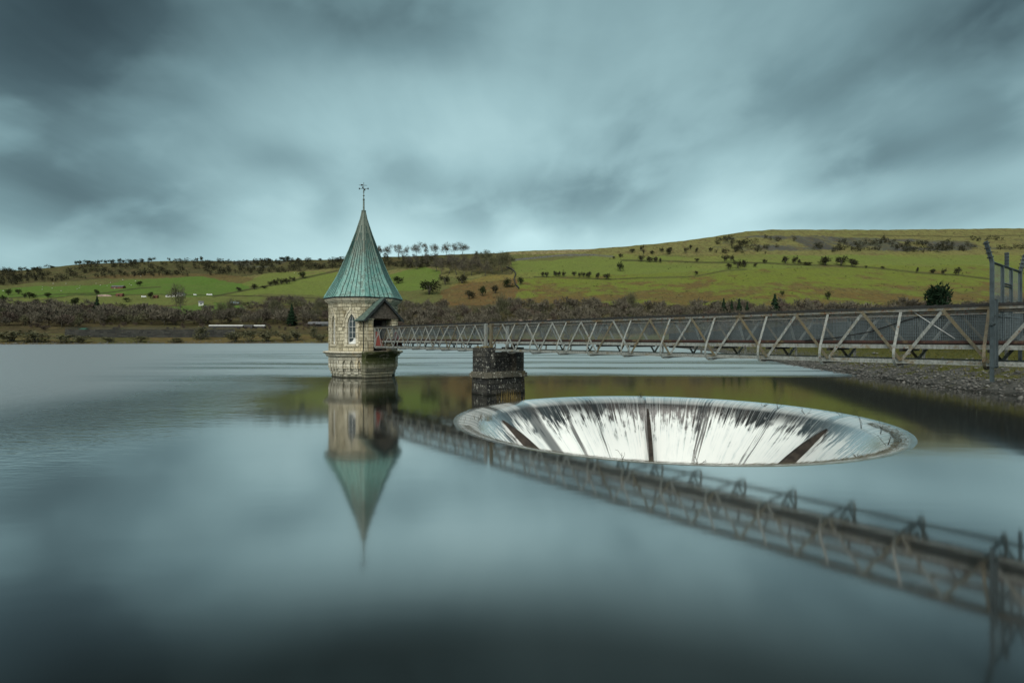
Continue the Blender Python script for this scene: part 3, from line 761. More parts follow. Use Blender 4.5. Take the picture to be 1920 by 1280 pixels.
# cable and loose rod lying along the walkway
p = [(-.0+5.8, .05, 3.9), (4.6, .02, 4.02), (3.4, .03, 4.25), (2.6, .05, 4.55), (1.9, .08, 4.78), (1.3, .1, 4.72)]
c = MB(); c.tube([B(*q) for q in p], .022, 6); tag(c.build('cable', M['black'], uv=False), 'black cable sagging along the mesh of the footbridge near the gate', 'cable')
c = MB(); c.tube([B(2.05,.03,4.92), B(.9,.03,3.98)], .016, 6); tag(c.build('metal_rod', M['alu'], uv=False), 'thin pale rod leaning across the bridge mesh beside the gate', 'rod')

# ---------------------------------------------------------------- anti-climb security gate across the bridge
GO, GT = V(15.19, 17.13, 0), V(.792, .611, 0).normalized(); GNn = V(.611, -.792, 0).normalized()
gate = thing('security_gate', 'tall galvanised anti-climb gate with fan arms across the footbridge', 'gate', GO)
def GP(w, z, o_=0.0): return GT*w + V(0,0,z) + GNn*o_
def gpart(name, bars, mat=None, wd=.07):
    c = MB()
    for a, b in bars: c.bar(a, b, wd, wd, side=GT)
    return c.build(name, mat or M['galv'], gate, uv=False)
for w, zb, zt in ((0, 2.62, 6.42), (1.39, 3.85, 6.40), (2.64, 3.85, 6.40), (4.09, 3.0, 6.40)):
    gpart('gate_post', [(GP(w,zb), GP(w,zt))], wd=.10 if w in (0, 4.09) else .085)
gpart('wing_post', [(GP(.38,3.05,.03), GP(.38,5.25,.03))], wd=.09)
gpart('top_rail', [(GP(0,6.40), GP(4.09,6.40))]); gpart('door_rail', [(GP(1.39,5.75), GP(2.64,5.75)), (GP(1.39,5.83), GP(2.64,5.83))], wd=.05)
gpart('lower_rail', [(GP(0,4.72), GP(4.09,4.72))], wd=.06); gpart('wing_rail', [(GP(-.06,3.1,.03), GP(.45,3.1,.03)), (GP(-.2,4.45,.03), GP(.1,4.45,.03))], wd=.08)
def fan(name, w, dx, h):
    d = V(dx, 0, h); b = GP(w,6.40)
    gpart(name, [(b, b+d)], wd=.10)
    c = MB()
    for k in range(4): c.bar(b+d*(.22+.22*k), b+d*(.27+.22*k), .13, .12)
    c.build('wire_clips', M['iron'], gate, uv=False)
fan('fan_arm', 0, -.2, .66); fan('fan_arm', 4.09, .17, .62); fan('fan_arm', 2.0, 0.0, .5)
c = MB()
for i in range(66):
    w = .03+i*.0615; c.add([GP(w,4.0), GP(w+.014,4.0), GP(w+.014,6.38), GP(w,6.38)], [(0,1,2,3)])
for i in range(60): c.add([GP(0,4.0+i*.04), GP(4.09,4.0+i*.04), GP(4.09,4.011+i*.04), GP(0,4.011+i*.04)], [(0,1,2,3)])
for i in range(9): c.add([GP(i*.045,3.08,.03), GP(i*.045+.02,3.08,.03), GP(i*.045+.02,5.2,.03), GP(i*.045,5.2,.03)], [(0,1,2,3)])
c.build('gate_mesh', M['mesh'], gate, uv=False)

# ---------------------------------------------------------------- stone embankment on the right and behind the camera
WL = [(-220,-30), (-80,-4), (-20,-.5), (0,.6), (20,2), (30,8), (33.3,18), (33.6,28), (34.4,36), (35.6,46.7), (37.2,57), (41.3,78), (48.5,107), (61.6,169), (72.6,254), (78,330), (80,440)]
def resample(pts, step):
    out = []
    for (x0,y0), (x1,y1) in zip(pts, pts[1:]):
        L = math.hypot(x1-x0, y1-y0); n = max(1, int(L/step))
        out += [(x0+(x1-x0)*i/n, y0+(y1-y0)*i/n) for i in range(n)]
    return out + [pts[-1]]
wl = resample(WL, 2.0); rows = [(-5,-1.6), (-1,-.3), (0,0), (1,.32), (2,.62), (3.5,1.05), (5,1.5), (7,2.05), (9,2.6), (11,3.1), (13,3.6), (16,4.6), (20,5.6), (24,6.0), (60,6.3), (180,8.0)]
sm = [(sum(wl[max(0,min(len(wl)-1,i+k))][0] for k in range(-4,5))/9, sum(wl[max(0,min(len(wl)-1,i+k))][1] for k in range(-4,5))/9) for i in range(len(wl))]
rings_ = []
for off, z in rows:
    rr = []
    for i, (x, y) in enumerate(sm):
        x0, y0 = sm[max(0,i-3)]; x1, y1 = sm[min(len(sm)-1,i+3)]; L = math.hypot(x1-x0, y1-y0)
        nx, ny = (y1-y0)/L, -(x1-x0)/L
        zz = z + (0 if z > 5.9 else (float(vnoise(np.array(x*.7+off), np.array(y*.7), 3))-.5)*.35*min(1, max(0, off+1)/3))
        if off >= 16 and y < 40: zz = min(zz, 2.6 + max(0, y-10)/30*3)      # lower ground behind the camera
        if y < 14: zz = min(zz, 2.4)
        rr.append(V(x+nx*off, y+ny*off, zz))
    rings_.append(rr)
mb = MB(); mb.rings(rings_, closed_ring=False, smooth=True, flip=True)
tag(mb.build('embankment', M['bank'], uv=False), 'stony grass-topped embankment along the right shore', 'embankment', kind='structure')
def bank_pt(i, off):
    i = max(0, min(len(sm)-1, i)); x, y = sm[i]; x0, y0 = sm[max(0,i-3)]; x1, y1 = sm[min(len(sm)-1,i+3)]; L = math.hypot(x1-x0, y1-y0)
    return V(x+(y1-y0)/L*off, y-(x1-x0)/L*off, float(np.interp(off, [r[0] for r in rows], [r[1] for r in rows])))
def rockproto(seed):
    q = random.Random(seed); vs = []
    for i in range(9):
        a = q.uniform(0, 6.28); e = q.uniform(-.6, 1.3); vs.append((math.cos(a)*math.cos(e)*q.uniform(.7,1.1), math.sin(a)*math.cos(e)*q.uniform(.6,1), math.sin(e)*.55))
    import bmesh
    bm = bmesh.new()
    for p in vs: bm.verts.new(p)
    r_ = bmesh.ops.convex_hull(bm, input=bm.verts); bmesh.ops.delete(bm, geom=[v for v in bm.verts if not v.link_faces], context='VERTS')
    bmesh.ops.triangulate(bm, faces=bm.faces); bm.verts.index_update()
    v = np.array([p.co[:] for p in bm.verts]); f = np.array([[x.index for x in q_.verts] for q_ in bm.faces]); bm.free(); return v, f
rocks = [rockproto(i) for i in range(6)]
def merge(items):
    """items: (proto(v,f), loc, scale3, rz) -> arrays"""
    VV, FF, b = [], [], 0
    for (v, f), loc, sc, rz in items:
        c_, s_ = math.cos(rz), math.sin(rz); w = v*np.asarray(sc)
        VV.append(np.stack([w[:,0]*c_-w[:,1]*s_+loc[0], w[:,0]*s_+w[:,1]*c_+loc[1], w[:,2]+loc[2]], 1)); FF.append(f+b); b += len(v)
    return np.concatenate(VV), np.concatenate(FF)
idx = [i for i, (x, y) in enumerate(sm) if 18 < y < 200 and x > 20]
it = []
for k in range(5200):
    i = rnd.choice(idx) if rnd.random() < .4 else rnd.choice([j for j in idx if sm[j][1] < 85])
    off = abs(rnd.gauss(0, 3.0)) - .6
    p = bank_pt(i, off) + V(rnd.uniform(-1,1), rnd.uniform(-1,1), 0); s_ = rnd.uniform(.07,.24) * (1.7 if rnd.random() < .05 else 1)
    it.append((rnd.choice(rocks), p + V(0,0,s_*.15), (s_, s_*rnd.uniform(.6,1), s_*rnd.uniform(.5,.9)), rnd.uniform(0,6.28)))
tag(np_object('shore_stones', *merge(it), M['rock']), 'loose grey stones covering the bank of the right shore', 'stones', kind='stuff')
def gtuft(i):
    j = rnd.choice(idx); off = rnd.uniform(2.2, 12); p = bank_pt(j, off) + V(rnd.uniform(-1,1), rnd.uniform(-1,1), -.03)
    return p, p + V(rnd.gauss(0,.12), rnd.gauss(0,.12), rnd.uniform(.12,.4)), .025
vs, fs = slivers(14000, gtuft)
tag(np_object('bank_grass', vs, fs, m_tuftcol('olive_grass', (.07, .075, .015), (.12, .105, .03), .6)), 'rough olive grass and moss growing on the stony bank', 'grass', kind='stuff')
dw = MB(); pl = [bank_pt(i, 10.5) for i in range(len(sm)) if 24 < sm[i][1] < 300 and sm[i][0] > 20]
dw.rings([[p+V(0,0,-1) for p in pl], [V(p.x,p.y,6.7) for p in pl], [V(p.x+.6,p.y,6.7) for p in pl], [p+V(.6,0,-1) for p in pl]], closed_ring=False)
tag(dw.build('stone_wall', M['darkwall']), 'high dark stone wall along the top of the right bank behind the bridge', 'wall')

# ---------------------------------------------------------------- hillside terrain
xs_ = np.concatenate([np.arange(-1500,-60,48), np.arange(-60,1981,3), np.arange(2020,3500,48)]).astype(float)
Z0P = ([-1500,0,300,620,960,1400,1920,3500], [330,353,400,451,462,450,440,440])
SKY = ([-1500,-500,0,40,100,150,210,320,500,620,700,760,880,930,960,1100,1200,1280,1340,1400,1450,1600,1920,2400,3500],
       [560,530,506,507,501,495,493,489.5,488.5,487,482,481,476,475,471.5,467,460,452,443,434,430.5,431,428,430,450])
TN = 170
tt = np.concatenate([np.linspace(0,1,TN)**1.15])
def z0_of(px): return np.interp(px, *Z0P)
def sky_of(px): return np.interp(px, *SKY)
def zs_of(px): return 1080 + 60*np.sin(np.asarray(px)*.004)
GE = .82
def hill(px, t):
    """terrain point under photo column px at parameter t (0 shore, 1 skyline)"""
    z0, zs = z0_of(px), zs_of(px); Z = z0 + (zs-z0)*t
    y = (HOR + F*CAMH/z0)*(1-t**GE) + sky_of(px)*t**GE
    X = (px-PX0)/F*Z
    h = CAMH + (HOR-y)/F*Z
    bump_ = (fbm(X*.012, Z*.012, 11)-.5)*9*np.clip(t*4,0,1)*np.clip((1.02-t)*6,0.12,1) + (fbm(X*.06, Z*.06, 5)-.5)*2.2*np.clip(t*8,0,1)
    return X, Z, h + bump_
PXG, TG = np.meshgrid(xs_, tt)
X, Y, Zh = hill(PXG, TG)
def row_extra(px, dz, base_t, up): 
    x, y, z = hill(px, np.full_like(px, base_t)); yy = y+dz; return (px-PX0)/F*yy, yy, z+up
pre = [row_extra(xs_, -30, 0, -4.0), row_extra(xs_, -3, 0, -.4)]
post = [row_extra(xs_, d, 1.0, -.035*d) for d in (40, 120, 300, 900)]
X = np.vstack([p_[0] for p_ in pre]+[X]+[p_[0] for p_ in post]); Y = np.vstack([p_[1] for p_ in pre]+[Y]+[p_[1] for p_ in post]); Zh = np.vstack([p_[2] for p_ in pre]+[Zh]+[p_[2] for p_ in post])
nr, nc = X.shape
ii = np.arange((nr-1)*(nc-1)); r_, c_ = ii//(nc-1), ii % (nc-1); b_ = r_*nc+c_
ho = np_object('hillside', np.stack([X.ravel(), Y.ravel(), Zh.ravel()], 1), np.stack([b_, b_+1, b_+1+nc, b_+nc], 1), M['hill'], smooth=True)
tag(ho, 'hillside of green fields, bracken and moor across the water', 'hillside', kind='structure')
it = []
for k in range(2600):
    px = rnd.uniform(-300, 2100); t_ = abs(rnd.gauss(0, .006)); p = V(*[float(q_) for q_ in hill(np.array(px), np.array(t_))]); s_ = rnd.uniform(.3, .9)
    it.append((rnd.choice(rocks), p, (s_*1.2, s_, s_*.8), rnd.uniform(0,6.28)))
tag(np_object('shore_rubble', *merge(it), M['rock']), 'grey rubble along the far waterline', 'stones', kind='stuff')
# land cover of the valley side: fields, bracken, scrub, quarry faces
PU = F*X/Y + PX0; PV = HOR - F*(Zh-CAMH)/Y
jx = (fbm(X*.03, Y*.03, 21)-.5)*22; jy = (fbm(X*.03+9, Y*.03, 22)-.5)*7
U, Vv = PU+jx, PV+jy
def inside(poly, u, v):
    r = np.zeros(u.shape, bool); n = len(poly)
    for i in range(n):
        x0, y0 = poly[i]; x1, y1 = poly[(i+1) % n]
        if y0 == y1: continue
        c = ((y0 > v) != (y1 > v)) & (u < (x1-x0)*(v-y0)/(y1-y0)+x0); r ^= c
    return r
green, lime, olive = (.085,.15,.03), (.135,.172,.042), (.11,.12,.042)
brack, moor, scrubc, quarry, tan = (.135,.085,.036), (.165,.16,.06), (.062,.060,.028), (.066,.07,.066), (.26,.215,.12)
cover = np.zeros(X.shape+(3,)); cover[:] = olive
def paint(poly, col, hard=False, amt=1.0):
    m_ = inside(poly, PU if hard else U, PV if hard else Vv); cover[m_] = cover[m_]*(1-amt) + np.array(col)*amt
paint([(-1500,400),(3500,400),(3500,478),(960,478),(960,520),(-1500,520)], moor)
paint([(-1500,480),(0,495),(330,485),(640,482),(960,470),(960,520),(820,500),(720,508),(640,500),(560,508),(500,512),(420,524),(380,519),(200,522),(0,535),(-1500,560)], scrubc)
paint([(150,520),(300,512),(420,515),(480,520),(520,512),(450,535),(300,524)], brack, amt=.6)
paint([(-1500,575),(0,542),(60,538),(170,536),(260,524),(380,519),(420,527),(455,532),(490,552),(400,557),(300,552),(200,553),(100,557),(0,560),(-1500,600)], green)
paint([(-1500,600),(0,560),(250,551),(420,557),(500,556),(480,572),(330,586),(200,588),(80,582),(0,575),(-1500,620)], lime, amt=.55)
paint([(395,557),(480,540),(560,521),(600,512),(700,506),(700,562),(560,553),(500,552)], lime)
paint([(450,533),(500,512),(545,510),(600,508),(560,519),(480,541)], lime, amt=.85)
paint([(705,520),(800,501),(826,507),(822,525),(795,543),(770,546),(700,545)], green); paint([(705,520),(800,501),(826,507),(822,525),(795,543),(770,546),(700,545)], lime, amt=.5)
paint([(830,548),(865,526),(960,513),(972,535),(1000,545),(1010,568),(900,580),(815,578)], brack)
paint([(826,540),(860,527),(960,512),(966,520),(880,530)], (.2,.17,.05), amt=.8)
paint([(958,489),(1000,491),(1130,477),(1300,482),(1500,477),(1920,478),(2400,480),(3500,480),(3500,560),(1920,520),(1640,500),(1560,497),(1440,505),(1300,521),(1140,525),(1000,519),(966,516)], lime)
dryn = fbm(X*.01, Y*.02, 33)
sel = (PU > 960) & (PV < 525) & (PV > 474); k_ = np.clip((dryn-.45)*4,0,1)[...,None]; cover = np.where(sel[...,None], cover*(1-.45*k_)+np.array((.19,.185,.055))*.45*k_, cover)
# rough pasture and bracken below the right-hand fields, redder lower down
sel = (U+jy*2 > 966) & (Vv > 498+np.clip((1640-PU)/30,0,22)) & (PV < 640)
bn = fbm(X*.022, Y*.035, 41)*.6+fbm(X*.1, Y*.11, 43)*.4; lvl = np.clip((PV-515)/45,0,1); k_ = (np.clip((bn-.60+.24*lvl)*8,0,1)*.85)[...,None]
cover = np.where(sel[...,None], np.array((.135,.165,.032))*(1-k_)+np.array(brack)*k_, cover)
qb = cover.copy()
paint([(1340,462),(1375,446),(1420,441),(1520,443),(1640,447),(1800,452),(1860,447),(1920,448),(1920,468),(1640,470),(1400,470)], quarry)
paint([(440,489),(500,486),(540,490),(500,502),(450,500)], quarry)
qk = np.clip((fbm(X*.02, Zh*.05, 51)-.40)*8,0,1)[...,None]; st_q = (.6+.8*fbm(X*.09, Zh*.01, 52))[...,None]; cover = qb*(1-qk) + np.where(np.abs(cover-qb).sum(-1,keepdims=True) > 1e-6, cover*st_q, cover)*qk
paint([(1000,472),(1110,464),(1120,468),(1060,474),(1000,478)], tan, amt=.75); paint([(955,473),(1000,470),(1020,474),(960,478)], tan, amt=.6)
sel = (PV > 572) & (PU > -1500); cover = np.where((sel & (Vv > 566+8*np.sin(PU*.01)))[...,None], np.array((.07,.058,.032)), cover)
paint([(300,575),(380,570),(420,578),(380,592),(310,588)], green); paint([(395,567),(450,568),(460,580),(420,586)], green)
sel = PV > 626; cover = np.where(sel[...,None], np.where((bn > .5)[...,None], np.array((.13,.10,.04)), np.array((.085,.085,.03))), cover)
# field banks and hedge lines
def line(pts, col, wid=1.3):
    global cover
    d = np.full(X.shape, 1e9)
    for (x0,y0), (x1,y1) in zip(pts, pts[1:]):
        L2 = (x1-x0)**2+(y1-y0)**2; s_ = np.clip(((PU-x0)*(x1-x0)+(PV-y0)*(y1-y0))/L2,0,1)
        d = np.minimum(d, np.hypot(PU-(x0+s_*(x1-x0)), (PV-(y0+s_*(y1-y0)))*1.0))
    k = np.clip(1.6-d/wid,0,1)[...,None]*.8; cover = cover*(1-k)+np.array(col)*k
hedge = (.035,.035,.02)
line([(1165,488),(1245,489),(1310,492),(1440,493),(1480,496),(1560,498),(1640,502),(1720,511),(1800,516),(1860,524)], hedge)
line([(1000,519),(1060,520),(1140,524),(1200,521),(1300,519),(1360,507),(1400,505)], hedge, 1.0)
line([(0,560),(100,552),(200,549),(262,540),(300,538)], hedge, 1.0); line([(400,556),(450,546),(520,532),(580,519),(640,506)], hedge, 1.4)
line([(960,488),(1040,480),(1115,478),(1150,481)], (.12,.125,.12), 1.5); line([(0,575),(140,553),(300,552),(480,555),(640,561)], hedge, .8)
line([(1600,441),(1700,442),(1800,444),(1920,441)], hedge, .7)
ca = ho.data.color_attributes.new('cover', 'FLOAT_COLOR', 'POINT')
rough_ = np.clip(1-(np.clip(cover[...,1]/np.maximum(cover[...,0],1e-3),1.0,1.5)-1.0)/.28, 0, 1)
ca.data.foreach_set('color', np.concatenate([cover.reshape(-1,3), rough_.reshape(-1,1)], 1).astype(np.float32).ravel())

def hill_at(px, py):
    """terrain point seen at photo pixel (px,py)"""
    z0 = float(z0_of(px)); yb = HOR + F*CAMH/z0; gq = min(1, max(0, (yb-py)/(yb-float(sky_of(px)))))
    x, y, z = hill(np.array(float(px)), np.array(gq**(1/GE))); return V(float(x), float(y), float(z))

# ---------------------------------------------------------------- vegetation
def crown_cloud(q, n, shape, l, w, up=.4):
    """twig slivers filling a crown; shape() gives a point and outward direction"""
    vs, fs = [], []
    for i in range(n):
        p, d = shape(); d = (d + V(q.gauss(0,.5), q.gauss(0,.5), q.gauss(0,.4)+up)).normalized(); L = l*q.uniform(.6,1.4)
        s_ = d.cross(V(q.gauss(0,1), q.gauss(0,1), q.gauss(0,1))).normalized()*w*q.uniform(.6,1.4)
        k = len(vs); vs += [p-s_, p+s_, p+d*L]; fs.append((k, k+1, k+2))
    return np.array(vs), np.array(fs)
def bare_proto(seed, n=420, slim=1.0, w=.009, dens=1.0):
    """unit-height bare tree: (trunk arrays, crown arrays)"""
    q = random.Random(seed); mb = MB(); tips = []
    def grow(p, d, L, r, lev):
        pts, rr = [p], [r]
        for s_ in range(4):
            d = (d + V(q.gauss(0,.11), q.gauss(0,.11), q.gauss(.05,.06))).normalized(); p = p+d*L/4; pts.append(p); rr.append(r*(1-.19*(s_+1)))
            if lev < 3 and (lev > 0 or s_ > 0):
                for b in range(3 if lev == 0 else 2 if s_ % 2 else 1):
                    a = q.uniform(0,6.28); sp_ = q.uniform(.6,1.15)*slim
                    grow(p, (d + V(math.cos(a)*sp_, math.sin(a)*sp_, q.uniform(-.1,.25))).normalized(), L*q.uniform(.42,.62), rr[-1]*.5, lev+1)
            if lev >= 1: tips.append((p, d))
            if lev >= 2: tips.append((p, d))
        if lev < 2: mb.tube(pts, rr, 4 if lev < 1 else 3)
    grow(V(0,0,-.03), V(q.gauss(0,.03), q.gauss(0,.03), 1), .55, .02, 0)
    hT = max(t[0].z for t in tips); lobs = [(V(q.gauss(0,.12), q.gauss(0,.12), q.uniform(.30,.82)), q.uniform(.13,.19)) for k in range(16)]
    def sh():
        c, r = q.choice(lobs); d = V(q.gauss(0,1), q.gauss(0,1), q.gauss(0,1)).normalized(); p = c+d*r*q.random()**.6
        return p*hT, (p-V(0,0,.3)).normalized()
    cv, cf = crown_cloud(q, n, sh, .09*dens, w, .15)
    h = np.percentile(cv[:,2], 99.5)
    tv = np.array(mb.v)/h; tf = []
    for f in mb.f:
        for i in range(1, len(f)-1): tf.append((f[0], f[i], f[i+1]))
    wid = np.percentile(np.hypot(cv[:,0], cv[:,1]), 97)/h
    return (tv, np.array(tf)), (cv/h, cf), 2*wid
def fill_proto(seed, n=260, w=.02):
    """unit-height woodland tree: short stem, a brush of twigs filling a rounded crown"""
    q = random.Random(seed); mb = MB(); mb.tube([V(0,0,-.08), V(q.gauss(0,.03),q.gauss(0,.03),.75)], [.02,.008], 4)
    for i in range(5):
        a = q.uniform(0,6.28); mb.tube([V(0,0,.15+.08*i), V(math.cos(a)*.25, math.sin(a)*.25, .55+.07*i)], [.012,.004], 3)
    lob = [(V(q.gauss(0,.17), q.gauss(0,.17), q.uniform(.3,.72)), q.uniform(.14,.26)) for i in range(8)]
    def sh():
        c, r = q.choice(lob); d = V(q.gauss(0,1), q.gauss(0,1), q.gauss(.25,1)).normalized(); return c+d*r*q.uniform(.2,.95), d
    cv, cf = crown_cloud(q, n, sh, .17, w, .9); h = np.percentile(cv[:,2], 99); tf = []
    for f in mb.f:
        for i in range(1, len(f)-1): tf.append((f[0], f[i], f[i+1]))
    return (np.array(mb.v)/h, np.array(tf)), (cv/h, cf), 2*np.percentile(np.hypot(cv[:,0], cv[:,1]), 97)/h
def bush_proto(seed, n=520, trunk=.2, w=.035):
    """unit-height rounded thorn bush on short stems"""
    q = random.Random(seed); mb = MB(); lob = [(V(q.gauss(0,.17), q.gauss(0,.17), q.uniform(trunk+.15,.74)), q.uniform(.2,.3)) for i in range(10)]
    for i in range(4):
        a = q.uniform(0,6.28); mb.tube([V(0,0,-.06), V(math.cos(a)*.06, math.sin(a)*.06, trunk), V(math.cos(a)*.22, math.sin(a)*.22, .6)], [.035,.028,.012], 4)
    def sh():
        c, r = q.choice(lob); d = V(q.gauss(0,1), q.gauss(0,1), q.gauss(0,1)).normalized(); return c+d*r*q.uniform(.15,1), d
    cv, cf = crown_cloud(q, n, sh, .11, w, .15)
    tf = []
    for f in mb.f:
        for i in range(1, len(f)-1): tf.append((f[0], f[i], f[i+1]))
    h = cv[:,2].max(); return (np.array(mb.v)/h, np.array(tf)), (cv/h, cf), 2*np.percentile(np.hypot(cv[:,0], cv[:,1]), 96)/h
def fir_proto(seed, n=420, base=.26):
    q = random.Random(seed); mb = MB(); mb.tube([V(0,0,-.05), V(0,0,.98)], [.022,.004], 5)
    vs, fs = [], []
    for i in range(n):
        z = 1-(q.random()**.6)*.93; rad = base*(1-z)**.85*(.75+.25*math.sin(z*50)); a = q.uniform(0,6.28); r0 = rad*q.uniform(.2,.75)
        p = V(math.cos(a)*r0, math.sin(a)*r0, z); e = V(math.cos(a)*rad*1.12, math.sin(a)*rad*1.12, z-.045-.05*q.random()); s_ = V(-math.sin(a), math.cos(a), q.gauss(0,.5))*.035
        k = len(vs); vs += [p-s_, p+s_, e]; fs.append((k, k+1, k+2))
    tf = []
    for f in mb.f:
        for i in range(1, len(f)-1): tf.append((f[0], f[i], f[i+1]))
    return (np.array(mb.v), np.array(tf)), (np.array(vs), np.array(fs)), 2*base*1.05
BARE = [bare_proto(s_, 1100, w=.0055, dens=1.1) for s_ in (1, 2, 3, 4)]; SLIM = [bare_proto(s_, 420, .6, w=.012) for s_ in (5, 6)]
BUSH = [bush_proto(s_) for s_ in (11, 12, 13, 14)]; LOW = [bush_proto(s_, 460, .03, .035) for s_ in (21, 22, 23)]; FIR = [fir_proto(s_, 620, .3) for s_ in (31, 32)]
BUSHY = [bush_proto(71, 1600, .05, .03)]
_cache = {}
def mesh_of(key, arr, mat):
    if key not in _cache:
        o = np_object(key[0], arr[0], arr[1], mat); _cache[key] = o.data; bpy.data.objects.remove(o)
    return _cache[key]
def tree(name, cat, label, px, py, hp, wp, protos, mats, group=None, pi=None):
    """a tree standing on the hillside where the photo shows its foot; hp, wp its height and width in photo pixels"""
    p = hill_at(px, py); hm = hp*p.y/F
    i = rnd.randrange(len(protos)) if pi is None else pi; tr, cr, w0 = protos[i]
    rt = thing(name, label, cat, p, rnd.uniform(0,6.28), group); wm = (wp*p.y/F)/w0
    rt.scale = (wm, wm, hm)
    kid = id(protos)
    for nm, arr, mt in (('trunk', tr, mats[0]), ('crown', cr, mats[1])):
        o = bpy.data.objects.new(nm, mesh_of((nm, kid, i, mt.name), arr, mt)); COL.objects.link(o); o.parent = rt
    return rt
ORD = ['leftmost', 'second', 'third', 'fourth', 'fifth', 'sixth', 'seventh', 'eighth', 'ninth', 'tenth', 'eleventh', 'twelfth', 'thirteenth', 'fourteenth', 'fifteenth', 'sixteenth', 'seventeenth', 'eighteenth', 'nineteenth', 'twentieth']
def row(name, cat, fmt, specs, protos, mats, group):
    n = len(specs)
    for i, (px, py, hp, wp) in enumerate(specs):
        w_ = 'rightmost' if i == n-1 else (ORD[0] if i == 0 else ORD[i]+' from the left')
        tree(name, cat, fmt.format(w_), px, py, hp, wp, protos, mats, group)
bt, th, iv = (M['bark'], M['twigs']), (M['bark'], M['thorn']), (M['bark'], M['ivy'])
row('bare_tree', 'tree', 'tall bare tree, {} in the skyline row right of the spire', [(712,482,22,16), (727,482,24,22), (747,482,25,22), (763,481,21,13), (781,481,27,27), (798,480,25,15), (815,480,24,25), (837,480,26,23), (852,478,22,15), (868,477,23,30)], BARE, bt, 'bare trees on the skyline')
row('bare_tree', 'tree', 'bare tree, {} in the copse above the curving stone wall', [(893,484,14,16), (905,490,22,20), (915,496,26,22), (923,514,34,26), (934,508,36,22), (942,511,40,24), (951,508,36,20), (960,498,18,16)], BARE, (M['bark'], M['twigs2']), 'trees of the copse on the hill')
row('bare_tree', 'tree', 'grey bare tree, {} in the sloping wood below the skyline row', [(768,503,24,20), (782,505,26,22), (800,500,24,20), (818,508,30,22), (828,514,32,24), (842,512,36,30), (856,515,36,30), (870,518,34,28), (884,516,32,26), (898,514,30,24), (868,500,24,26), (846,496,22,24), (890,500,22,24), (910,518,30,24)], BARE, bt, 'trees of the sloping wood')
row('hawthorn_bush', 'bush', 'round dark hawthorn, {} in the hedge row along the lower field edge', [(1017,521,10,9), (1024.5,522,11,9), (1041,520,10,10), (1048,520,10,9), (1057,520,11,11), (1076,520.5,11,9), (1087,521,10,9), (1094,521,10,8), (1104,522,12,12), (1121,524,13,9), (1137.5,524,12,16)], BUSH, th, 'hawthorns along the lower field edge')
row('hawthorn_bush', 'bush', 'dark thorn tree, {} on the upper edge of the big right field', [(1186,473,9,11), (1203,471,13,9), (1206.5,476,12,6), (1223,475,8,14), (1241,472,10,11), (1255,475,14,14), (1286,473,13,10), (1295,467,10,7), (1306,473,10,10), (1333,471,9,8), (1378,470,13,14)], BUSH, th, 'thorn trees under the quarry')
row('hawthorn_tree', 'tree', 'wind-bent thorn tree, {} along the bank across the right field', [(1202,489.5,14,12), (1218,489,12,13), (1230,489,12,10), (1238,489.5,10,9), (1307,492,8,9), (1359,493,13,14), (1371,493.5,14,14), (1434,495,9,9), (1473,496,14,15), (1490,496,16,15), (1498,497,10,8), (1547,499,19,22), (1577,500,20,22), (1599,502,17,18)], BUSH, th, 'thorn trees along the field bank')
row('hawthorn_bush', 'bush', 'small dark bush, {} on the lane bank at far right', [(1624,503,6,5), (1654,504,6,7), (1720,512,11,9), (1750,511,9,11), (1769,515,13,10), (1797,517,17,12)], BUSH, th, 'bushes on the right lane bank')
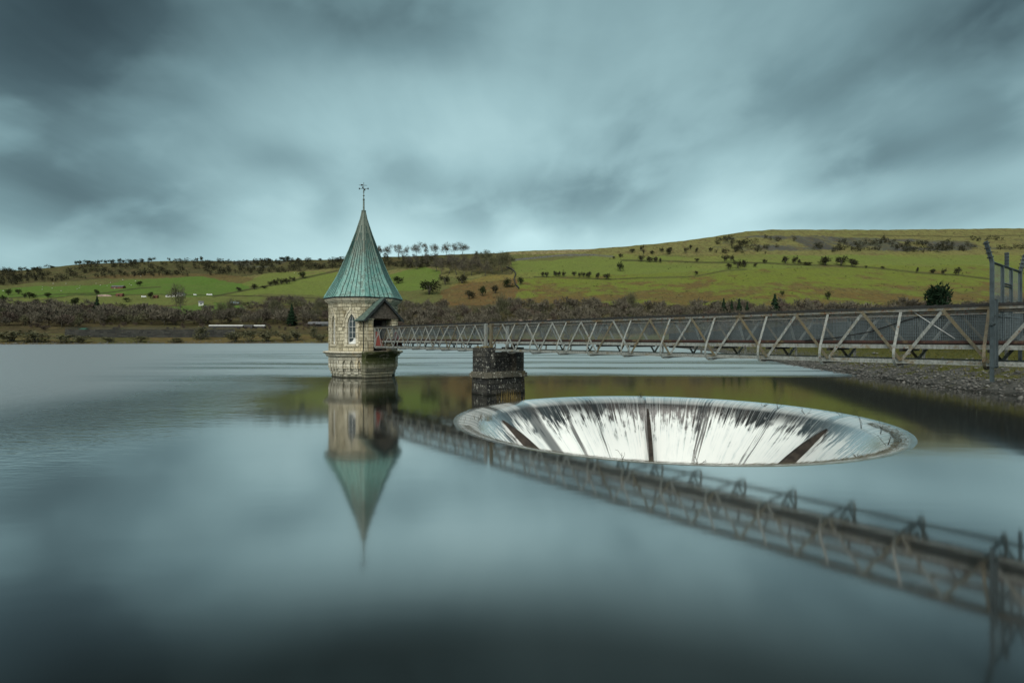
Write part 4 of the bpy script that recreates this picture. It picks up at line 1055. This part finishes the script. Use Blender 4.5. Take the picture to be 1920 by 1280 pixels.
for lab, px, py, hp, wp, pr, mt in (
    ('single large thorn bush alone in the middle of the right field', 1163.5, 508, 19, 20, BUSH, iv), ('round bush alone in the bright field right of the spire', 746.5, 532, 15, 20, BUSH, iv),
    ('small thorn in front of the pair in the right field', 1366, 507, 12, 11, BUSH, th), ('broad dark thorn tree below the pair in the right field', 1384, 506, 19, 17, BUSH, th), ('leaning thorn touching the broad dark one in the right field', 1396, 503, 15, 14, BUSH, th),
    ('low bush right of the broad dark thorn in the field', 1416, 502.5, 9, 10, BUSH, th), ('wide low bush on the bank between the thorn trees', 1513, 499, 7, 20, LOW, th), ('lone bush at the kink of the lower field edge', 1305, 518, 9, 7, BUSH, th),
    ('tiny bush above the single large thorn in the right field', 1164, 483, 8, 9, BUSH, th), ('low shrub left of the tiny bush in the right field', 1151, 487.5, 5, 7, LOW, th),
    ('dark upright bush on the bracken above the lone fir', 1467, 557, 13, 8, BUSH, iv), ('dark upright bush on red bracken right of the lone fir', 1552, 560, 17, 11, BUSH, iv),
    ('big dark ivy-clad bush below the bright field right of the spire', 805, 553, 30, 40, BUSH, iv), ('round grey bush right above the big ivy-clad bush', 835, 534, 20, 22, BUSH, th), ('grey bush under the sloping wood beside the bracken', 866, 532, 18, 22, BUSH, th),
    ('wide bush left of the curving stone wall', 953, 540, 18, 24, LOW, iv), ('round bush right of the curving stone wall', 976, 536, 16, 15, BUSH, iv), ('evergreen bush in the bracken slope, middle of three', 904, 557, 20, 18, BUSH, iv), ('dark bush in the bracken slope, right of three', 929, 553, 17, 16, BUSH, th), ('grey bush in the bracken slope, left of three', 880, 563, 18, 20, BUSH, th),
    ('isolated round tree low on the left hill slope', 140.5, 574, 18, 18, BUSH, iv), ('dark bush at the left edge of the photo under the fields', 3, 567, 18, 16, BUSH, iv), ('round dark tree at the top of the left green field', 262, 536, 10, 11, BUSH, iv), ('small dark tree beside the grey heap in the left field', 181, 550, 10, 10, BUSH, iv),
    ('dark tree beside the white trailer in the left fields', 282, 558, 13, 12, BUSH, iv), ('low bush below the grey heap in the left field', 238, 565, 9, 15, LOW, iv), ('pale thin bush left of the isolated round tree', 68, 569, 11, 10, BUSH, th),
    ('dark round bush at the corner of the two left of spire fields', 568, 521, 14, 16, BUSH, iv), ('bush at the lower end of the sloping hedge', 477, 542, 12, 13, BUSH, th), ('small wind-bent thorn in the green field below the sloping hedge', 447, 546, 9, 10, BUSH, th)):
    tree('bush' if 'bush' in lab or 'shrub' in lab else 'thorn_tree', 'bush' if 'bush' in lab or 'shrub' in lab else 'tree', lab, px, py, hp, wp, pr, mt)
row('hedge_bush', 'bush', 'hedge bush, {} in the sloping hedge left of the spire', [(495,540,6,12), (507,536,10,10), (516,534,12,13), (527,532,13,14), (538,530,12,13), (549,526,10,12)], BUSH, th, 'bushes of the sloping hedge')
row('field_bush', 'bush', 'dark bush, {} in the cluster at the left end of the fields', [(16,551,13,12), (34,550,11,10), (46,556,10,11), (56,557,13,17), (90,556,11,13)], BUSH, iv, 'bushes at the left end of the fields')
row('skyline_bush', 'bush', 'dark bush, {} along the left hill skyline', [(10,510,5,9), (22,510,6,13), (40,509,10,13), (52,509,6,9), (65,507,7,13), (96,503,5,10), (143,497,9,8), (149,497,9,8), (165,496,9,13), (175,496,7,9), (186,495,9,10), (199,495,9,11), (212,494,8,9), (225,494,10,8), (231,494,7,6), (244,493.5,8,10), (253,493,7,7), (267,492,7,6), (283,491,9,15)], BUSH, (M['bark'], M['ivy']), 'bushes on the left skyline')
row('skyline_bush', 'bush', 'small tree, {} along the flat skyline left of the spire', [(317,490,7,6), (369,490,7,5), (377,490,10,7), (532,491,10,19), (540,491,12,10), (559,490,8,7), (600,489,5,9)], BUSH, iv, 'small trees on the flat skyline')
row('fir_tree', 'tree', 'dark green fir, {} of the fir group behind the footbridge', [(1357,602,44,28), (1372,602,40,20), (1386,602,42,26), (1401,602,36,22)], FIR, (M['bark'], M['fir']), 'fir group behind the bridge')
for lab, px, py, hp, wp in (('single broad fir right of the fir group behind the bridge', 1453, 602, 52, 40), ('slim dark conifer among bare trees below the left fields', 182, 598, 40, 24), ('dark green conifer in the shore wood left of the tower', 547, 612, 42, 30)):
    tree('fir_tree', 'tree', lab, px, py, hp, wp, FIR, (M['bark'], M['fir']))
for lab, px, py, hp, wp in (('large bare ash tree standing in front of the white farmhouse', 337, 594, 66, 44), ('tall pale-stemmed bare tree left of the pier behind the bridge', 940, 606, 56, 34), ('pale bare tree in the shore wood above the train', 430, 604, 46, 34), ('bare tree with leaning pale stem above the train roof', 415, 606, 40, 26), ('tall bare tree at the right of the train', 512, 604, 48, 34), ('greenish bare tree beside the station roof', 596, 606, 44, 34), ('tall bare tree above the middle of the footbridge', 1186, 604, 58, 34)):
    tree('bare_tree', 'tree', lab, px, py, hp, wp, BARE, (M['palebark'], M['twigs2']))
tree('evergreen_tree', 'tree', 'big rounded dark evergreen rising above the bridge left of the gate', 1765, 602, 80, 72, BUSHY, (M['bark'], M['fir']))
row('shore_bush', 'bush', 'grey shrub, {} along the far waterline left of the tower', [(20,640,22,60), (70,641,20,50), (118,642,16,46), (150,642,14,36), (205,641,10,26), (262,641,12,30), (330,641,9,28), (377,636,27,30), (440,641,22,36), (468,641,24,34), (500,640,22,36), (535,640,16,30), (556,638,20,26), (590,634,24,22), (602,641,16,22)], LOW, (M['bark'], M['twigs2']), 'shrubs on the far waterline')

# woodland along the shore and scrub on the hill, each one mass
def wood(name, label, count, region, protos, hm, mat):
    items = []
    while len(items) < count:
        px, py, keep = region()
        if not keep: continue
        p = hill_at(px, py); h = rnd.uniform(*hm); tr, cr, w0 = rnd.choice(protos); ws = h*rnd.uniform(.8,1.25)
        f = cr[1]; items.append(((cr[0], f), p, (ws, ws, h), rnd.uniform(0,6.28)))
        if rnd.random() < .35: items.append((tr, p, (ws, ws, h), 0))
    return tag(np_object(name, *merge(items), mat), label, 'woodland', kind='stuff')
WB = [fill_proto(s_) for s_ in (41, 42, 43, 44)]
TOPW = ([-300,0,150,300,350,400,480,560,620,760,830,900,950,1010,1060,1200,1300,1400,1600,1900,2300], [588,588,592,592,604,590,576,572,572,574,584,592,574,582,584,580,584,584,582,580,580])
def shore(lo=-250, hi=2250):
    px = rnd.uniform(lo, hi); top = float(np.interp(px, *TOPW)); py = rnd.uniform(top, 630 if px > 620 else 618)
    if 150 < px < 620 and py > 612: return px, py, False
    if 300 < px < 470 and py < 592 and rnd.random() < .8: return px, py, False
    return px, py, True
wood('shore_wood', 'grey-brown bare winter woodland along the far shore', 900, shore, WB, (10, 18), M['twigs'])
wood('shore_wood', 'greenish bare trees mixed through the far shore woodland', 480, shore, WB, (8, 13), M['twigs2'])
wood('shore_wood', 'purple-brown bare birches mixed through the far shore woodland', 480, shore, WB, (9, 15), M['twigs3'])
wood('shore_scrub', 'low undergrowth filling the foot of the far shore wood', 500, lambda: (lambda px: (px, rnd.uniform(600, 634 if px > 620 else 622), True))(rnd.uniform(-250, 2250)), LOW, (2.5, 5), M['twigs3'])
SB = [bush_proto(s_, 70, .05, .075) for s_ in (51, 52, 53)]
def scrub_l():
    px = rnd.uniform(-200, 830); s_ = float(sky_of(px)); lim = float(np.interp(px, [-200,0,200,400,470,560,640,830], [545,532,520,516,514,506,502,500]))
    py = s_+2+(lim-s_)*rnd.random(); return px, py, fbm(np.array(px*.03), np.array(py*.12), 61) > .40
def scrub_r():
    px = rnd.uniform(1340, 2100); py = rnd.uniform(449, 474); return px, py, fbm(np.array(px*.02), np.array(py*.12), 62) > .5
def speck():
    px = rnd.uniform(900, 2000); s_ = float(sky_of(px)); py = rnd.uniform(s_+1, min(570, s_+140)); return px, py, fbm(np.array(px*.02), np.array(py*.1), 63) > .55
wood('hill_scrub', 'dark scrub covering the upper left hill below the skyline', 1250, scrub_l, SB, (5, 11), M['thorn'])
wood('hill_scrub', 'dark scrub and thorn below the quarry cliffs on the right hill', 420, scrub_r, SB, (5, 11), M['thorn'])
wood('heath_tussocks', 'scattered low gorse and heath tussocks over the right hill', 420, speck, SB, (1.0, 2.4), M['thorn'])

# ---------------------------------------------------------------- walls, railway, farm buildings, sheep on the far side
def wall_along(name, label, pts, h, t, mat, cat='wall'):
    P_ = []
    for (x0,y0), (x1,y1) in zip(pts, pts[1:]):
        n = max(2, int(math.hypot(x1-x0, y1-y0)/4)); P_ += [hill_at(x0+(x1-x0)*i/n, y0+(y1-y0)*i/n) for i in range(n)]
    P_.append(hill_at(*pts[-1])); A, Bk = [], []
    for i, p in enumerate(P_):
        d = (P_[min(i+1,len(P_)-1)]-P_[max(i-1,0)]); nn = V(-d.y, d.x, 0).normalized()*t/2; A.append(p-nn); Bk.append(p+nn)
    m_ = MB(); m_.rings([[p+V(0,0,-1) for p in A], [p+V(0,0,h) for p in A], [p+V(0,0,h) for p in Bk], [p+V(0,0,-1) for p in Bk]], closed_ring=False)
    return tag(m_.build(name, mat), label, cat)
wall_along('field_wall', 'dark stone wall curving down the hill below the copse', [(950,502),(958,506),(965,513),(967,519),(964,526),(966,535),(973,545)], 2.2, 1.2, M['darkwall'])
wall_along('field_wall', 'long grey stone wall under the moor on the upper right hill', [(962,488),(1000,484),(1040,480.5),(1090,478.5),(1116,478)], 1.8, 1.0, M['rock'])
rz0 = 0.0
P_ = [V(*hill_at(x, 633).xy, 0) for x in range(120, 450, 10)]
rail = thing('retaining_wall', 'long dark stone railway wall with a fence above the left shore', 'wall', P_[0]); o0 = P_[0]
m_ = MB(); hz = [CAMH + (HOR-617.5)/F*p.y for p in P_]
m_.rings([[p-o0+V(0,0,0) for p in P_], [p-o0+V(0,.8,h) for p, h in zip(P_, hz)], [p-o0+V(0,8,h) for p, h in zip(P_, hz)]], closed_ring=False); m_.build('stone_face', M['railwall'], rail)
fe = MB()
for i, (p, h) in enumerate(zip(P_, hz)):
    for k in range(4):
        if i < len(P_)-1:
            q = p.lerp(P_[i+1], k/4)-o0 + V(0,1,h); fe.bar(q, q+V(0,0,1.6), .12, .12)
    if i < len(P_)-1:
        for dz_ in (.7, 1.5): fe.bar(p-o0+V(0,1,h+dz_), P_[i+1]-o0+V(0,1,hz[i+1]+dz_), .1, .12)
fe.build('fence', M['galv'], rail, uv=False)
def bld(name, label, cat, px, py, wpx, hpx, rpx, depth, wall_m, roof_m, windows=0, rz=0.0, group=None, door=False):
    """small far building: walls, pitched roof, windows"""
    p = hill_at(px, py); k = p.y/F; w, h, r = wpx*k, hpx*k, rpx*k
    b = thing(name, label, cat, p, rz, group)
    m_ = MB(); m_.add([(-w/2,-depth/2,-1.5), (w/2,-depth/2,-1.5), (w/2,depth/2,-1.5), (-w/2,depth/2,-1.5), (-w/2,-depth/2,h), (w/2,-depth/2,h), (w/2,depth/2,h), (-w/2,depth/2,h), (-w/2,0,h+r), (w/2,0,h+r)],
                      [(0,1,5,4), (1,2,6,9,5), (2,3,7,6), (3,0,4,8,7)]); m_.build('wall', wall_m, b)
    m_ = MB(); ov, tk = .3, .18
    for sg in (-1, 1):
        e = V(-w/2-ov, sg*(depth/2+ov), h-ov*r/(depth/2)+.02); t_ = V(-w/2-ov, 0, h+r+.02); L = V(w+2*ov,0,0)
        m_.frame_box(e, L, t_-e, V(0,0,tk))
    m_.build('roof', roof_m, b)
    for i in range(windows):
        x = -w/2+w*(i+.5)/windows; ww = w/windows*.4; m_ = MB(); m_.frame_box((x-ww/2,-depth/2-.06,h*.4), (ww,0,0), (0,.1,0), (0,0,h*.4)); m_.build('window', M['glass'], b)
    if door: m_ = MB(); m_.frame_box((-w*.12,-depth/2-.08,0), (w*.24,0,0), (0,.1,0), (0,0,h*.75)); m_.build('door', M['dark'], b)
    return b
fg = 'farm buildings on the left hill'
bld('farmhouse', 'white rendered farmhouse half hidden behind the large bare ash tree', 'house', 335, 554, 20, 4.5, 3, 7, M['render'], M['slate'], 4, 0, fg)
bld('farm_building', 'low white outbuilding left of the farmhouse', 'shed', 317, 554, 9, 2.5, 1.5, 5, M['render'], M['slate'], 1, 0, fg)
bld('farm_building', 'small white-gabled cottage below the farm beside a dark bush', 'house', 377, 573, 8, 5, 3, 5, M['render'], M['slate'], 1, .5, fg)
bld('barn', 'blue-grey roofed barn among the bare trees left of the tower', 'barn', 441, 574, 15, 3, 4, 8, M['darkwall'], M['bluegrey'], 0, .2, fg, True)
bld('barn', 'rust-red open shed with pale roof end in the left fields', 'shed', 222, 540, 22, 3, 2, 7, M['rusty'], M['slate'], 3, 0, fg)
bld('barn', 'dark rusty lean-to beside the grey heap in the left fields', 'shed', 225, 555, 12, 3, 2, 5, M['rusty'], M['rusty'], 0, 0, fg, True)
bld('barn', 'small rusty shed right of the dark tree by the trailer', 'shed', 292, 557, 8, 3, 1.5, 4, M['rusty'], M['rusty'], 0, 0, fg, True)
bld('station_building', 'long low grey-roofed station building at the shore left of the tower', 'building', 600, 613, 42, 4, 4, 8, M['darkwall'], M['slate'], 5, 0, None, True)
bld('shore_building', 'long low pinkish-roofed building behind the bridge right of the pier', 'building', 1008, 611, 112, 6, 5, 12, M['darkwall'], M['pinkstone'], 9, 0, None, True)
bld('hut', 'small green hut behind the railway wall on the left shore', 'hut', 158, 622, 10, 4, 2, 4, M['greenpaint'], M['greenpaint'], 1)
def trailer(px, py, wpx, label):
    p = hill_at(px, py); k = p.y/F; w = wpx*k; t = thing('parked_van', label, 'vehicle', p, .1, 'white vehicles by the farm')
    m_ = MB(); m_.rings([[V(-w/2,-1,.5), V(w/2,-1,.5), V(w/2,1,.5), V(-w/2,1,.5)], [V(-w/2,-1,1.7), V(w/2-.4,-1,1.6), V(w/2-.4,1,1.6), V(-w/2,1,1.7)], [V(-w/2+.2,-.9,2.4), V(w/2-1.2,-.9,2.4), V(w/2-1.2,.9,2.4), V(-w/2+.2,.9,2.4)]], cap0=True, cap1=True); m_.build('body', M['white'], t)
    m_ = MB(); m_.box(-w*.3,-1.02,1.7,w*.3,-.97,2.2); m_.build('side_window', M['glass'], t)
    for x in (-w*.3, w*.3):
        m_ = MB(); m_.tube([V(x,-1.02,.4), V(x,1.02,.4)], .4, 10); m_.build('wheel', M['black'], t)
trailer(270, 557, 8, 'white trailer parked left of the dark tree in the left fields'); trailer(393, 554.5, 10, 'white van parked on the lane right of the farmhouse'); trailer(366, 554, 5, 'small white car nearest the farmhouse on the lane'); trailer(386, 577, 5, 'white car by the white-gabled cottage')
# heap of rubble in the left field
hp_ = hill_at(195, 555); m_ = MB(); n = 14
m_.rings([[V(math.cos(2*math.pi*k/n)*r, math.sin(2*math.pi*k/n)*r*.3, z*(1+.2*math.sin(k*2.3))) for k in range(n)] for r, z in ((13,-1), (9,1.5), (4,2.2))], cap1=True, smooth=True)
o = m_.build('rubble_heap', M['pinkstone']); o.location = hp_; tag(o, 'long low grey-brown rubble heap in the left field', 'heap')
# train of three carriages on the railway
def carriage(x0, x1, label, roofm):
    p0, p1 = hill_at(x0, 624), hill_at(x1, 624); Zr = (p0.y+p1.y)/2+6; xa, xb = (x0-PX0)/F*Zr, (x1-PX0)/F*Zr; zb = CAMH+(HOR-616)/F*Zr; L = xb-xa-.8
    t = thing('train_carriage', label, 'train carriage', ((xa+xb)/2, Zr, zb), 0, 'carriages of the train')
    m_ = MB(); m_.box(-L/2,-1.1,.7,L/2,1.1,2.6); m_.build('body', M['carriage'], t)
    m_ = MB(); m_.rings([[V(x,y,z) for y, z in ((-1.25,2.55), (-1.15,2.85), (-.6,3.15), (0,3.25), (.6,3.15), (1.15,2.85), (1.25,2.55))] for x in (-L/2-.15, L/2+.15)], cap0=True, cap1=True, flip=True); m_.build('roof', roofm, t)
    n = max(3, int(L/1.6))
    for i in range(n):
        x = -L/2+L*(i+.5)/n; m_ = MB(); m_.box(x-.45,-1.13,1.5,x+.45,-1.08,2.3); m_.build('window', M['glass'], t)
    for x in (-L*.36, L*.36):
        m_ = MB(); m_.box(x-1.0,-.9,-.1,x+1.0,.9,.68); m_.build('bogie', M['iron'], t)
carriage(392, 457, 'long white-roofed train carriage on the railway, left of three', M['white']); carriage(457.5, 475, 'short grey-roofed carriage between the two white-roofed ones', M['slate']); carriage(475.5, 498, 'short white-roofed carriage at the right end of the train', M['white'])
# sheep grazing the left fields
def sheep_arr():
    m_ = MB(); n = 8
    m_.rings([[V(x, math.cos(2*math.pi*k/n)*r, .62+math.sin(2*math.pi*k/n)*r) for k in range(n)] for x, r in ((-.58,.08), (-.5,.26), (-.2,.33), (.2,.32), (.45,.24), (.55,.14))], cap0=True, cap1=True, smooth=True, flip=True)
    m_.rings([[V(x, math.cos(2*math.pi*k/n)*r*.8, z+math.sin(2*math.pi*k/n)*r) for k in range(n)] for x, r, z in ((.48,.14,.66), (.66,.11,.56), (.8,.12,.42), (.93,.06,.28))], cap1=True, smooth=True, flip=True)
    for x in (-.38, .38):
        for y in (-.14, .14): m_.tube([V(x,y,.5), V(x+(.03 if x < 0 else 0),y,.25), V(x,y,-.05)], [.07,.045,.035], 5)
    for sg in (-1, 1): m_.tube([V(.66,sg*.08,.64), V(.64,sg*.2,.62)], [.04,.02], 4)
    m_.tube([V(-.57,0,.68), V(-.66,0,.45)], [.05,.03], 4); return m_
so_ = sheep_arr().build('sheep', M['wool'], uv=False); first = True
for (px, py) in ((80,540),(79,543),(100,534),(124,534),(150,537),(149,541),(98,541),(115,546),(145,543),(180,533),(201,536),(207,531),(211,538),(246,535),(254,528),(264,520),(230,526),(243,533),(62,551),(6,545),(188,535),(263,574),(263,579),(275,577),(278,578),(283,579),(288,575),(272,571),(313,578),(552,512),(558,513),(215,541)):
    o = so_ if first else so_.copy()
    if not first: COL.objects.link(o)
    first = False; o.location = hill_at(px, py); o.rotation_euler = (0,0,rnd.uniform(0,6.28)); o.scale = (1.35,)*3
    tag(o, 'white sheep grazing in the fields across the water', 'sheep', 'sheep grazing on the hill')
